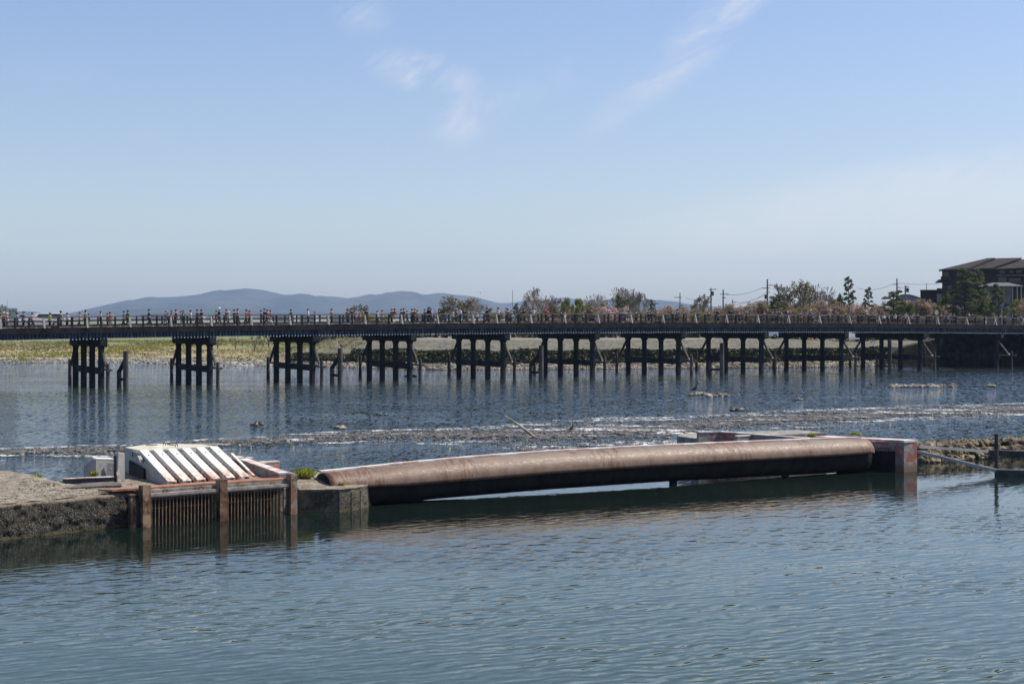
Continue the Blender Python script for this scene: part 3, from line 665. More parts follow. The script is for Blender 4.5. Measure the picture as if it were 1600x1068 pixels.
# ------------------------------------------------------------------ people
def skin_mesh(name, pts, edges, rads, sub=1):
    me = bpy.data.meshes.new(name); me.from_pydata(pts, edges, []); me.update()
    o = bpy.data.objects.new(name, me); COL.objects.link(o)
    md = o.modifiers.new('skin', 'SKIN'); md.use_smooth_shade = True; md.branch_smoothing = 0.3
    sv = me.skin_vertices[0].data
    for i, r in enumerate(rads): sv[i].radius = (r, r) if not isinstance(r, tuple) else r
    sv[0].use_root = True
    ss = o.modifiers.new('sub', 'SUBSURF'); ss.levels = sub; ss.render_levels = sub
    dg = bpy.context.evaluated_depsgraph_get(); dg.update()
    ev = o.evaluated_get(dg); out = bpy.data.meshes.new_from_object(ev); out.name = name
    bpy.data.objects.remove(o); bpy.data.meshes.remove(me)
    return out
# pose: hands and feet in a frame where the person faces +X, feet on z=0
POSES = {
 'walking': dict(la=[(0.02, .19, 1.16), (0.16, .2, 0.98)], ra=[(-0.06, -.19, 1.15), (-0.2, -.2, 0.98)], ll=[(0.17, .09, 0.5), (0.34, .09, 0.09)], rl=[(0.04, -.09, 0.49), (-0.30, -.09, 0.16)], lean=0.03),
 'striding': dict(la=[(-0.05, .2, 1.15), (-0.12, .2, 0.92)], ra=[(0.06, -.19, 1.16), (0.22, -.17, 1.02)], ll=[(0.05, .09, 0.48), (-0.24, .09, 0.14)], rl=[(0.14, -.09, 0.5), (0.27, -.09, 0.09)], lean=0.05),
 'standing': dict(la=[(0, .21, 1.13), (0.05, .2, 0.88)], ra=[(0, -.21, 1.13), (0.05, -.2, 0.88)], ll=[(0.01, .1, 0.5), (0, .11, 0.09)], rl=[(0.01, -.1, 0.5), (0, -.1, 0.09)], lean=0.0),
 'holding up a phone': dict(la=[(0.16, .17, 1.2), (0.36, .08, 1.42)], ra=[(0.14, -.17, 1.2), (0.34, -.06, 1.40)], ll=[(0.03, .1, 0.5), (0.02, .11, 0.09)], rl=[(0.01, -.1, 0.5), (-0.06, -.1, 0.09)], lean=0.0),
 'leaning on the rail': dict(la=[(0.22, .2, 1.12), (0.40, .12, 1.10)], ra=[(0.22, -.2, 1.12), (0.40, -.1, 1.10)], ll=[(-0.03, .1, 0.5), (-0.1, .11, 0.09)], rl=[(0.0, -.1, 0.5), (-0.04, -.1, 0.09)], lean=0.16),
 'pointing with one arm': dict(la=[(0.24, .17, 1.34), (0.52, .12, 1.44)], ra=[(0, -.21, 1.13), (0.08, -.2, 0.9)], ll=[(0.02, .1, 0.5), (0.02, .12, 0.09)], rl=[(-0.02, -.1, 0.5), (-0.1, -.1, 0.09)], lean=0.0),
}
def pose_meshes(key):
    P = POSES[key]; L = P['lean']
    pel = (0, 0, 0.95); waist = (L * .3, 0, 1.10); chest = (L * .8, 0, 1.32); neckb = (L, 0, 1.45); neck = (L + .01, 0, 1.52); h1 = (L + .02, 0, 1.60); h2 = (L + .015, 0, 1.70)
    def shoe(f): return (f[0] + 0.16, f[1], f[2] - 0.045)
    def add(pts, rads, edges, par, p, r): pts.append(p); rads.append(r); edges.append((par, len(pts) - 1)); return len(pts) - 1
    # the whole figure
    pts = [pel]; rd = [0.125]; ed = []
    w_ = add(pts, rd, ed, 0, waist, .115); c_ = add(pts, rd, ed, w_, chest, .13); nb = add(pts, rd, ed, c_, neckb, .07); nk = add(pts, rd, ed, nb, neck, .05)
    a = add(pts, rd, ed, nk, h1, .088); b = add(pts, rd, ed, a, h2, .075)
    for sg, arm in ((1, P['la']), (-1, P['ra'])):
        s_ = add(pts, rd, ed, c_, (L, sg * .17, 1.40), .055); e_ = add(pts, rd, ed, s_, arm[0], .04); h_ = add(pts, rd, ed, e_, arm[1], .028)
        d = (Vector(arm[1]) - Vector(arm[0])).normalized(); add(pts, rd, ed, h_, tuple(Vector(arm[1]) + d * 0.09), .032)
    for sg, leg in ((1, P['ll']), (-1, P['rl'])):
        hp = add(pts, rd, ed, 0, (0, sg * .09, 0.86), .085); kn = add(pts, rd, ed, hp, leg[0], .058); an = add(pts, rd, ed, kn, leg[1], .042); add(pts, rd, ed, an, shoe(leg[1]), .035)
    body = skin_mesh('body', pts, ed, rd)
    # jacket: trunk and sleeves
    pts = [waist]; rd = [0.15]; ed = []
    pv = add(pts, rd, ed, 0, (0, 0, 0.9), .15); c_ = add(pts, rd, ed, 0, chest, .165); add(pts, rd, ed, c_, (L, 0, 1.46), .085)
    for sg, arm in ((1, P['la']), (-1, P['ra'])):
        s_ = add(pts, rd, ed, c_, (L, sg * .175, 1.39), .08); e_ = add(pts, rd, ed, s_, arm[0], .062); add(pts, rd, ed, e_, tuple(Vector(arm[1]) - (Vector(arm[1]) - Vector(arm[0])) * .1), .045)
    jacket = skin_mesh('jacket', pts, ed, rd)
    pts = [(0, 0, 0.93)]; rd = [0.14]; ed = []
    for sg, leg in ((1, P['ll']), (-1, P['rl'])):
        hp = add(pts, rd, ed, 0, (0, sg * .09, 0.84), .105); kn = add(pts, rd, ed, hp, leg[0], .078); add(pts, rd, ed, kn, tuple(Vector(leg[1]) + Vector((0, 0, .02))), .06)
    trousers = skin_mesh('trousers', pts, ed, rd)
    hb = MB(); cx, cz = L + .0, 1.675
    nseg = 10; vs = []; fs = []
    for i in range(6):
        ph = math.pi * i / 8
        for j in range(nseg):
            th = 2 * math.pi * j / nseg
            back = 1.0 if math.cos(th) < 0.35 else 0.62
            zz = cz + 0.115 * math.cos(ph * (back if i > 2 else 1)); rr = 0.112 * math.sin(min(ph, math.pi / 2) if i < 5 else math.pi / 2) + 0.004
            vs.append((cx + rr * math.cos(th), rr * 0.92 * math.sin(th), zz - (0.05 if (i == 5 and back == 1.0) else 0)))
    for i in range(5):
        for j in range(nseg): fs.append((i * nseg + j, i * nseg + (j + 1) % nseg, (i + 1) * nseg + (j + 1) % nseg, (i + 1) * nseg + j))
    hb.add(vs, fs)
    ho = hb.build('hair', M['hair'], smooth=True); hair = ho.data; bpy.data.objects.remove(ho)
    # hat
    hh = MB(); hh.tube([(cx, 0, 1.72), (cx, 0, 1.78), (cx, 0, 1.83), (cx, 0, 1.845)], [.125, .122, .09, .02], 12)
    hh.tube([(cx + .03, 0, 1.715), (cx + .03, 0, 1.73)], [.185, .175], 14)
    ho = hh.build('hat', M['hair'], smooth=True); hat = ho.data; bpy.data.objects.remove(ho)
    return dict(body=body, jacket=jacket, trousers=trousers, hair=hair, hat=hat)
PM = {k: pose_meshes(k) for k in POSES}
def mesh_obj(name, me, m, parent):
    o = bpy.data.objects.new(name, me); COL.objects.link(o); o.parent = parent
    if not me.materials: me.materials.append(m)
    o.material_slots[0].link = 'OBJECT'; o.material_slots[0].material = m
    return o
ORD = ['first', 'second', 'third', 'fourth', 'fifth', 'sixth', 'seventh', 'eighth', 'ninth', 'tenth', 'eleventh']
def pier_phrase(px):
    k = min(range(len(BENTPX)), key=lambda i: abs(BENTPX[i] - 12 - px))
    dx = px - (BENTPX[k] - 12)
    nm = {0: 'leftmost', 10: 'rightmost'}.get(k, ORD[k])
    tail = '' if k in (0, 10) else ' from left'
    if abs(dx) < 26: return 'above the %s bridge pier%s' % (nm, tail)
    return '%s of the %s bridge pier%s' % ('right' if dx > 0 else 'left', nm, tail)
def person(pose, top, legs, loc, rz, height, hat=None, hair=None):
    r = empty('person', loc, rz); s_ = height / 1.78; r.scale = (s_ * 1.15, s_ * 1.22, s_)
    pm_ = PM[pose]
    mesh_obj('body', pm_['body'], M['skin'], r); mesh_obj('jacket', pm_['jacket'], M['c_' + top], r)
    mesh_obj('trousers', pm_['trousers'], M['c_' + legs], r)
    if hat: mesh_obj('hat', pm_['hat'], M['c_' + hat], r)
    else: mesh_obj('hair', pm_['hair'], M['hair'], r)
    return r
# (px, pose code, top, trousers, facing: L R C(camera) A(away), head row or None, hat)
PC = {'w': 'walking', 's': 'striding', 't': 'standing', 'p': 'holding up a phone', 'l': 'leaning on the rail', 'a': 'pointing with one arm'}
PEOPLE = [
 (1.5, 't', 'black', 'black', 'R', 490, None), (6, 't', 'maroon', 'black', 'R', 488, 'yellow'), (12, 'w', 'pink', 'denim', 'L', 489, 'white'), (27, 't', 'blue', 'black', 'R', 488, None),
 (37, 'p', 'black', 'black', 'L', 486, None), (50, 'w', 'pink', 'black', 'R', 488, None), (78, 't', 'lime', 'black', 'L', 488, None), (95, 'a', 'black', 'black', 'L', 485, None),
 (105, 't', 'white', 'black', 'R', 488, None), (125, 'w', 'pink', 'black', 'L', 487, None), (133, 's', 'grey', 'black', 'R', 484, None), (139, 't', 'black', 'grey', 'R', 490, None),
 (157, 'w', 'pink', 'beige', 'R', 486, None), (168, 't', 'brown', 'black', 'R', 489, None), (172, 'p', 'orange', 'tan', 'R', 487, None), (194, 'w', 'grey', 'black', 'L', 485, None), (199, 's', 'green', 'black', 'R', 484, None),
 (232.5, 'w', 'black', 'black', 'R', 482.5, None), (264, 'l', 'black', 'black', 'L', 490, None), (270, 'l', 'grey', 'black', 'L', 488, None), (275, 't', 'black', 'black', 'R', 483, None), (286, 'w', 'green', 'grey', 'R', 488, None),
 (298, 't', 'white', 'black', 'R', 484, None), (309, 's', 'black', 'black', 'L', 483, None), (314.5, 'w', 'black', 'black', 'R', 483, None), (338, 't', 'black', 'black', 'L', 484.5, None), (342, 'w', 'navy', 'black', 'R', 481, 'white'),
 (358, 'w', 'white', 'grey', 'L', 487, 'white'), (366, 't', 'black', 'black', 'R', 483, None), (371, 'w', 'grey', 'black', 'R', 482, None), (385.5, 'w', 'red', 'black', 'L', 484, None), (389.5, 'w', 'red', 'black', 'R', 484.5, None),
 (408, 't', 'black', 'navy', 'R', 484, None), (418, 'w', 'maroon', 'navy', 'L', 483, None), (422, 's', 'red', 'white', 'R', 484, None), (454, 's', 'black', 'black', 'R', 483, None), (492, 'w', 'white', 'beige', 'L', 487, None),
 (518, 't', 'tan', 'black', 'R', 482, None), (544, 't', 'navy', 'black', 'R', 483, None), (562, 'w', 'tan', 'maroon', 'L', 482.5, None), (572, 's', 'black', 'black', 'R', 481.5, None), (589, 'w', 'white', 'black', 'R', 485, None), (597.5, 'w', 'beige', 'grey', 'L', 484, None),
 (612, 't', 'black', 'black', 'L', 482, None), (616.5, 'w', 'red', 'white', 'R', 481.5, None), (627, 't', 'black', 'black', 'R', 482, None), (631, 't', 'black', 'navy', 'L', 481, None), (635.5, 'w', 'grey', 'black', 'R', 485, None),
 (644, 't', 'black', 'black', 'R', 482, None), (648.5, 'w', 'brown', 'black', 'L', 482, None), (652, 't', 'beige', 'black', 'R', 484, None), (664, 'w', 'black', 'black', 'L', 482.5, None), (670, 's', 'black', 'black', 'R', 479, None),
 (686, 'w', 'black', 'black', 'R', 482, None), (696, 't', 'grey', 'denim', 'L', 487, None), (708, 't', 'white', 'black', 'L', 484, None), (712.5, 'w', 'black', 'black', 'R', 483, None), (718, 't', 'white', 'denim', 'R', 479.5, None), (746, 'w', 'white', 'black', 'L', 485, None),
 (760.5, 's', 'black', 'black', 'R', 480, None), (778, 'w', 'white', 'black', 'R', 479.5, None), (793.5, 't', 'green', 'black', 'R', 482, None), (799, 'w', 'cyan', 'black', 'L', 484, None), (814, 't', 'black', 'black', 'L', 482, None), (818.5, 'w', 'black', 'black', 'R', 481.5, None),
 (829.5, 's', 'black', 'black', 'L', 482, None), (833, 'w', 'white', 'denim', 'R', 480, None), (841, 't', 'brown', 'black', 'R', 485.5, None), (853, 't', 'red', 'black', 'R', 480, 'red'), (857, 'w', 'grey', 'black', 'L', 483, None),
 (877, 't', 'black', 'grey', 'R', 484.5, None), (883, 'w', 'white', 'pink', 'L', 485, None), (894, 't', 'maroon', 'black', 'R', 486, None), (911, 'w', 'grey', 'black', 'L', 485, None), (923, 's', 'brown', 'black', 'R', 481.5, 'black'),
 (972, 't', 'navy', 'denim', 'L', 485, None), (983, 'w', 'pink', 'white', 'R', 487, None), (994, 't', 'brown', 'black', 'R', 484.5, None), (1014, 't', 'black', 'black', 'L', 486, None), (1018.5, 't', 'black', 'grey', 'R', 484, None),
 (1059, 't', 'navy', 'black', 'R', 483, None), (1069, 'w', 'black', 'maroon', 'L', 484.5, None), (1086.5, 't', 'black', 'black', 'R', 485.5, None), (1091.5, 'w', 'black', 'navy', 'L', 484.5, None), (1122, 'a', 'black', 'black', 'L', 482, None),
 (1141, 's', 'green', 'black', 'R', 481, None), (1155, 't', 'black', 'black', 'R', 485.5, None), (1167, 'w', 'grey', 'black', 'L', 483, None), (1230, 't', 'black', 'black', 'C', 482, 'red'), (1252, 'w', 'maroon', 'black', 'L', 486, None),
 (1266, 's', 'blue', 'black', 'R', 484, 'yellow'), (1301, 'w', 'black', 'black', 'L', 489, None), (1327, 't', 'black', 'black', 'R', 489, None), (1341, 'w', 'navy', 'black', 'L', 490, None), (1347, 't', 'black', 'black', 'R', 490, None), (1354, 't', 'black', 'grey', 'C', 485.5, 'white'),
 (1361, 'w', 'brown', 'black', 'R', 489.5, None), (1367, 't', 'grey', 'black', 'L', 488, None), (1374, 'w', 'black', 'black', 'R', 490, None), (1381, 't', 'white', 'black', 'C', 490, None), (1388, 'w', 'white', 'denim', 'R', 489.5, None), (1394, 't', 'black', 'black', 'L', 490, None),
 (1399, 't', 'white', 'black', 'C', 488.5, None), (1405.5, 'w', 'navy', 'black', 'R', 490.5, None), (1419, 't', 'green', 'black', 'L', 490, None), (1425, 'w', 'beige', 'black', 'R', 490.5, None), (1434, 's', 'black', 'black', 'L', 489, None), (1449, 'w', 'black', 'black', 'R', 490.5, None),
 (1470, 't', 'black', 'denim', 'C', 490.5, None), (1481, 'w', 'violet', 'black', 'R', 490.5, None), (1491, 't', 'black', 'black', 'L', 489.5, None), (1514, 't', 'black', 'black', 'C', 487.5, None), (1519, 'w', 'black', 'black', 'R', 489, None), (1530, 'w', 'grey', 'black', 'L', 492, None),
 (1540, 't', 'violet', 'white', 'C', 492, None), (1553, 'w', 'black', 'black', 'R', 491.5, None), (1571, 't', 'brown', 'black', 'L', 491.5, None), (1586, 's', 'black', 'black', 'R', 488, None), (1595, 'w', 'black', 'grey', 'L', 492, None)]
prnd = random.Random(11)
COLWORD = dict(beige='beige', cyan='teal', lime='lime green', green='dark green', tan='tan')
EA = math.atan2(E.y, E.x)
for (px, pc, top, legs, fc, hy, hat) in PEOPLE:
    off = -prnd.uniform(0.05, 1.2)
    # column of the picture -> position along the bridge at this offset
    Xg = lineX(px)
    for _ in range(4):
        p = on_line(Xg, off); Xg += ((px - 800) / F * p.y - p.x) / 0.8
    p = on_line(Xg, off); z = zr(Xg) - 1.098
    ht = max(1.35, min(1.86, zat(hy, p.y) - z))
    ang = {'R': EA, 'L': EA + math.pi, 'C': EA - math.pi / 2, 'A': EA + math.pi / 2}[fc] + prnd.uniform(-0.35, 0.35)
    r = person(PC[pc], top, legs, (p.x, p.y, z), ang, ht, hat)
    lab = 'person in %s%s %s %s' % (COLWORD.get(top, top), (', %s hat,' % hat) if hat else ' top', {'l': 'bending forward', 'p': 'using phone', 'a': 'pointing', 's': 'striding'}.get(pc, PC[pc]), pier_phrase(px))
    r['category'] = 'person'; r['group'] = 'people crossing the bridge'
    later(r, px, lab)

for _ in range(46):
    px = prnd.uniform(250, 1590); off = -prnd.uniform(9.8, 11.2); Xg = lineX(px)
    for _k in range(5):
        p = on_line(Xg, off); Xg += ((px - 800) / F * p.y - p.x) / 0.8
    p = on_line(Xg, off); tcol = prnd.choice(['black', 'black', 'navy', 'grey', 'white', 'brown', 'maroon', 'beige', 'denim'])
    r = person(prnd.choice(['walking', 'striding', 'standing']), tcol, prnd.choice(['black', 'denim', 'black', 'grey']), (p.x, p.y, zr(Xg) - 1.098), EA + prnd.choice([0, math.pi]) + prnd.uniform(-.3, .3), prnd.uniform(1.5, 1.82))
    r['category'] = 'person'; r['group'] = 'people crossing the bridge'
    later(r, px, 'person in %s top on far footway %s' % (tcol, pier_phrase(px)))
# people in the riverside park, seen under the deck
park_cols = ['black', 'navy', 'grey', 'white', 'brown', 'red', 'black', 'denim', 'beige', 'black', 'maroon', 'green']
PARK = [(338 + 0, 0)]
for px in [496.5, 499.5, 502, 506, 511, 516, 520, 524, 531, 537, 542, 549, 556, 563, 612, 618, 624, 630, 636, 832, 836, 842, 866, 871, 877, 882, 889, 894, 901, 908, 913, 919, 925, 950, 958, 963, 969, 991, 996, 1003, 1009, 1013,
           1019, 1026, 1109, 1117, 1123, 1131, 1139, 1146, 1173, 1178, 1290, 1299, 1307, 1345, 1357, 1364]:
    Yp = prnd.uniform(233.5, 238); x = (px - 800) / F * Yp
    tcol = prnd.choice(park_cols)
    r = person(prnd.choice(['walking', 'striding', 'standing', 'standing']), tcol, prnd.choice(['black', 'denim', 'grey', 'black']), (x, Yp, ground_h(x, Yp) - 0.02), prnd.uniform(0, 6.28), prnd.uniform(1.5, 1.8))
    r['category'] = 'person'; r['group'] = 'people strolling in the riverside park'
    k = min(range(len(BENTPX)), key=lambda i: abs(BENTPX[i] - 30 - px))
    later(r, px, 'person in %s top in park under deck near %s pier from left' % (tcol, ORD[k]))

# ------------------------------------------------------------------ cars
def make_car(body_mat, L=4.5, Wd=1.75, Ht=1.65, box=False):
    r = empty('parked_car', (0, 0, 0))
    prof_suv = [(-.5, .30), (-.49, .62), (-.46, .80), (-.40, .98), (.0, .98), (.09, .94), (.22, .62), (.46, .53), (.5, .42), (.495, .18), (-.495, .18)]
    prof_van = [(-.5, .30), (-.5, .6), (-.49, .97), (-.46, 1.0), (.22, 1.0), (.34, .95), (.42, .62), (.48, .55), (.5, .4), (.495, .16), (-.495, .16)]
    prof = prof_van if box else prof_suv
    n = len(prof); mb = MB()
    def ring(y, shrink): return [(a * L * (1 if b < .6 else shrink), y, b * Ht) for a, b in prof]
    rings = [ring(-Wd / 2 * 1.0, 1.0), ring(Wd / 2, 1.0)]
    vs = []
    for y, s_ in ((-1, 1), (-.94, 1), (.94, 1), (1, 1)):
        for a, b in prof:
            yy = y * Wd / 2 * (1.0 if b < .66 else .86) ; k = .985 if abs(y) == 1 else 1.0
            vs.append((a * L * k, yy, .18 * Ht + (b - .18) * Ht * k))
    fs = []
    for q in range(3):
        for i in range(n): fs.append((q * n + i, q * n + (i + 1) % n, (q + 1) * n + (i + 1) % n, (q + 1) * n + i))
    fs.append(tuple(range(n))); fs.append(tuple(reversed(range(3 * n, 4 * n))))
    mb.add(vs, fs); mb.build('body', body_mat, r, smooth=False, bevel=0.03)
    for sg in (-1, 1):
        gl = MB(); y0 = sg * Wd / 2 * .93
        a0, a1 = (-.42, .05) if not box else (-.1, .3)
        gl.extr([(a0 * L, y0 * 1.02, .66 * Ht), (a1 * L + .25, y0 * 1.02, .66 * Ht), (a1 * L, y0 * .935, .92 * Ht), (a0 * L + .1, y0 * .935, .92 * Ht)], (0, sg * .02, 0))
        gl.build('side_window', M['glass'], r)
    ws = MB(); fx = .305 if not box else .425
    ws.extr([(.215 * L, -Wd * .38, .65 * Ht), (.215 * L, Wd * .38, .65 * Ht), (.12 * L, Wd * .34, .9 * Ht), (.12 * L, -Wd * .34, .9 * Ht)] if not box else
            [(.42 * L, -Wd * .38, .66 * Ht), (.42 * L, Wd * .38, .66 * Ht), (.36 * L, Wd * .34, .92 * Ht), (.36 * L, -Wd * .34, .92 * Ht)], (.03, 0, .01)); ws.build('windscreen', M['glass'], r)
    for sx in (-.31, .32):
        for sg in (-1, 1):
            wh = MB(); c = Vector((sx * L, sg * (Wd / 2 - .1), .33)); wh.tube([c - Vector((0, .11, 0)), c + Vector((0, .11, 0))], .33, 18)
            w_ = wh.build('wheel', M['rubber'], r)
            rm = MB(); rm.tube([c + Vector((0, sg * .10, 0)), c + Vector((0, sg * .125, 0))], [.2, .18], 12); rm.build('rim', M['grey_sign'], w_)
    for sg in (-1, 1): MB().box((.492 * L, sg * Wd * .36, .47 * Ht), (.08, .3, .14)).build('headlight', M['bird_white'], r)
    return r
car = make_car(M['silver_car'], 4.5, 1.75, 1.42); car.name = 'car'
px = 62; Xc = lineX(px)
for _ in range(5):
    p = on_line(Xc, -3.6); Xc += ((px - 800) / F * p.y - p.x) / .8
car.location = (p.x, p.y, zr(Xc) - 1.06); car.rotation_euler = (0, 0, EA + math.pi)
tag(car, 'pale silver estate car driving over the left end of the bridge', 'car')
for px, Yp, mt, vans, lab, rz in [(1145, 236, 'red_car', False, 'small red car parked in the park under the bridge right of the seventh pier', 0.1),
                         (1160, 237, 'silver_car', False, 'silver car parked between the red car and the white van in the park', 0.05), (1196, 236, 'white_car', True, 'white van parked in the park beside the eighth pier', 3.2),
                         (1222, 237, 'blue_car', False, 'blue car parked left of the ninth pier in the park', 0.0), (1258, 237, 'white_car', True, 'white van parked in the park just left of the ninth pier', 3.1), (1331, 236, 'white_car', True, 'white box van seen under the deck right of the ninth pier', 0.3)]:
    c = make_car(M[mt], 4.3, 1.7, 1.9 if vans else 1.5, vans); x = (px - 800) / F * Yp
    c.location = (x, Yp, ground_h(x, Yp)); c.rotation_euler = (0, 0, rz); tag(c, lab, 'car', 'cars parked in the riverside park')

# ------------------------------------------------------------------ trees
def leaves(mb, c, rad, n, size, rnd, flat=0.0):
    c = Vector(c)
    for _ in range(n):
        while True:
            q = Vector((rnd.uniform(-1, 1), rnd.uniform(-1, 1), rnd.uniform(-1, 1)))
            if q.length < 1: break
        q = q * (0.55 + 0.45 * q.length)
        p = c + Vector((q.x * rad[0], q.y * rad[1], q.z * rad[2]))
        a = Vector((rnd.gauss(0, 1), rnd.gauss(0, 1), rnd.gauss(0, 1) * (1 - flat))).normalized(); b = a.orthogonal().normalized()
        b = (b * math.cos(1.3) + a.cross(b) * rnd.uniform(-1, 1)).normalized()
        s_ = size * rnd.uniform(0.6, 1.3)
        mb.add([p - a * s_ - b * s_ * .6, p + a * s_ - b * s_ * .5, p + a * s_ * .7 + b * s_ * .6, p - a * s_ * .8 + b * s_ * .5], [(0, 1, 2, 3)])
def grow(tr, tips, p, d, L, r, lev, rnd, up=0.25, spread=0.6, nmin=2, nmax=3, rmin=0.02, sides=4):
    pts = [p]; rads = [r]; q = p
    seg = 3 if lev > 1 else 2
    for i in range(seg):
        d = (d + Vector((rnd.gauss(0, .14), rnd.gauss(0, .14), rnd.gauss(0, .08) + up * .14))).normalized()
        q = q + d * (L / seg); pts.append(q); rads.append(max(rmin, r * (1 - .38 * (i + 1) / seg)))
    tr.tube(pts, rads, sides if lev > 2 else 3, cap=False)
    if lev <= 0: tips.append(q); return
    n = rnd.randint(nmin, nmax)
    for k in range(n):
        ax = d.orthogonal().normalized(); ax.rotate(Matrix.Rotation(rnd.uniform(0, 6.28) , 3, d))
        nd = d.copy(); nd.rotate(Matrix.Rotation(rnd.uniform(.35, 1.0) * spread, 3, ax))
        nd = (nd + Vector((0, 0, up * .35))).normalized()
        st = q if k < 2 else pts[-2].lerp(q, rnd.random())
        grow(tr, tips, st, nd, L * rnd.uniform(.62, .85), max(rmin, rads[-1] * rnd.uniform(.62, .85)), lev - 1, rnd, up, spread, nmin, nmax, rmin, sides)
def bare_tree(seed, spread=0.75, up=0.25, lev=6, tuft=0, mt='bark_grey', tufmat='olive', tall=0.30):
    """bare tree about 10 m tall"""
    rnd = random.Random(seed); tr = MB(); tips = []
    for k in range(rnd.randint(3, 4)):
        a = rnd.uniform(0, 6.28); d = Vector((math.cos(a) * .38 * spread, math.sin(a) * .38 * spread, 1)).normalized()
        grow(tr, tips, Vector((0, 0, 1.2)), d, 10 * tall * rnd.uniform(.75, 1), .19, lev, rnd, up, spread, 2, 3, 0.047)
    trunk = MB(); trunk.tube([(0, 0, -.3), (0.03, 0, .6), (0, 0, 1.6)], [.4, .3, .22], 8)
    hz = max(t.z for t in tips)
    r = empty('bare_tree', (0, 0, 0)); 
    o1 = trunk.build('trunk', M[mt], r, smooth=True, fix=False); o2 = tr.build('branches', M[mt], r, fix=False)
    if tuft:
        lf = MB()
        for t in rnd.sample(tips, min(len(tips), tuft)): leaves(lf, t, (.4, .4, .3), 9, .11, rnd)
        lf.build('crown', M[tufmat], r, fix=False)
    wz = max(abs(t.x) for t in tips)
    return r, hz, wz
def leafy_tree(seed, mt='greenleaf', bark='bark', blobs=26, leaf=0.13, n=95, wide=3.2, name='leafy_tree', low=0.22, lev=4):
    """leafy tree about 8 m tall: limbs first, leaf clumps on their tips"""
    rnd = random.Random(seed); tr = MB(); tips = []
    for k in range(4):
        a = 1.57 * k + rnd.uniform(-.4, .4); d = Vector((math.cos(a) * .55, math.sin(a) * .55, 1)).normalized()
        grow(tr, tips, Vector((0, 0, 8 * low)), d, 2.1, .15, lev, rnd, .1, .9, 2, 2, .025)
    trunk = MB(); trunk.tube([(0, 0, -.3), (.05, 0, .8), (0, 0, 8 * low + .3)], [.32, .24, .18], 8)
    r = empty(name, (0, 0, 0)); trunk.build('trunk', M[bark], r, smooth=True, fix=False); tr.build('branches', M[bark], r, fix=False)
    lf = MB(); hz = 0
    pick = tips if len(tips) <= blobs else rnd.sample(tips, blobs)
    for t in pick:
        s_ = rnd.uniform(.65, 1.25); leaves(lf, t + Vector((0, 0, .1)), (s_, s_, s_ * .7), int(n * 1.3 * s_), leaf * 1.35, rnd)
        hz = max(hz, t.z + s_ * .65)
    lf.build('crown', M[mt], r, fix=False)
    return r, hz, max(abs(t.x) for t in pick) + .7
def low_tree(seed, mt, name='cherry_tree', v='a'):
    """broad low crown that starts near the ground, twigs showing through"""
    rnd = random.Random(seed); tr = MB(); tips = []; lf = MB()
    for k in range(5):
        a = 1.256 * k + rnd.uniform(-.4, .4); d = Vector((math.cos(a) * .9, math.sin(a) * .9, .9)).normalized()
        grow(tr, tips, Vector((0, 0, .7)), d, 1.5, .13, 4, rnd, .12, 1.0, 2, 3, .028)
    trunk = MB(); trunk.tube([(0, 0, -.3), (.05, 0, .4), (0, 0, .9)], [.26, .2, .15], 8)
    hz = 0; wz = 0
    for t in rnd.sample(tips, min(len(tips), 130)):
        s_ = rnd.uniform(.35, .8); t = t + Vector((0, 0, rnd.uniform(-.5, .1))); leaves(lf, t, (s_, s_, s_ * .7), int(60 * s_), .12, rnd); hz = max(hz, t.z + s_ * .6); wz = max(wz, abs(t.x) + s_)
    r = empty(name, (0, 0, 0)); trunk.build('trunk', M['bark'], r, smooth=True, fix=False); tr.build('branches', M['bark'], r, fix=False); lf.build('crown', M[mt], r, fix=False)
    return r, hz, wz
def pine_tree(seed, tall=9.0, wide=3.0, limbs=15, first=.35, n=120, mt='pine', lean=.5):
    rnd = random.Random(seed); tr = MB(); lf = MB(); hz = 0; wz = 0
    pts = [Vector((0, 0, -.3))]; x = 0; y = 0
    for i in range(1, 9):
        x += rnd.gauss(0, .18) + lean * .06; y += rnd.gauss(0, .15); pts.append(Vector((x, y, tall * i / 8)))
    trunk = MB(); trunk.tube(pts, [.3 - .028 * i for i in range(9)], 8)
    for k in range(limbs):
        h = first + (1 - first) * (k + .5) / limbs; i = min(7, int(h * 8)); base = pts[i].lerp(pts[i + 1], h * 8 - i)
        a = k * 2.4 + rnd.uniform(-.4, .4); Lb = wide * (1.15 - .75 * ((h - first) / (1 - first)) ** 1.3) * rnd.uniform(.65, 1.1)
        e1 = base + Vector((math.cos(a) * Lb * .55, math.sin(a) * Lb * .55, rnd.uniform(-.1, .35))); e2 = base + Vector((math.cos(a) * Lb, math.sin(a) * Lb, rnd.uniform(-.1, .5)))
        tr.tube([base, e1, e2], [.1, .06, .025], 4, cap=False)
        for c, s_ in ((e1, .8), (e2, 1.0), (e2.lerp(e1, .5) + Vector((rnd.uniform(-.5, .5), rnd.uniform(-.5, .5), .15)), .8)):
            rr = s_ * rnd.uniform(.55, 1.0) * max(.6, wide / 3.2)
            leaves(lf, c + Vector((0, 0, .12)), (rr, rr, rr * .33), int(n * 1.5 * rr), .12, rnd, .3); hz = max(hz, c.z + .3); wz = max(wz, abs(c.x) + rr)
    c = pts[-1]; leaves(lf, c, (.8, .8, .4), n, .085, rnd); hz = max(hz, c.z + .35)
    r = empty('pine_tree', (0, 0, 0)); trunk.build('trunk', M['bark_dark'], r, smooth=True, fix=False); tr.build('branches', M['bark_dark'], r, fix=False)
    lf.build('crown', M[mt], r, fix=False)
    return r, hz, wz
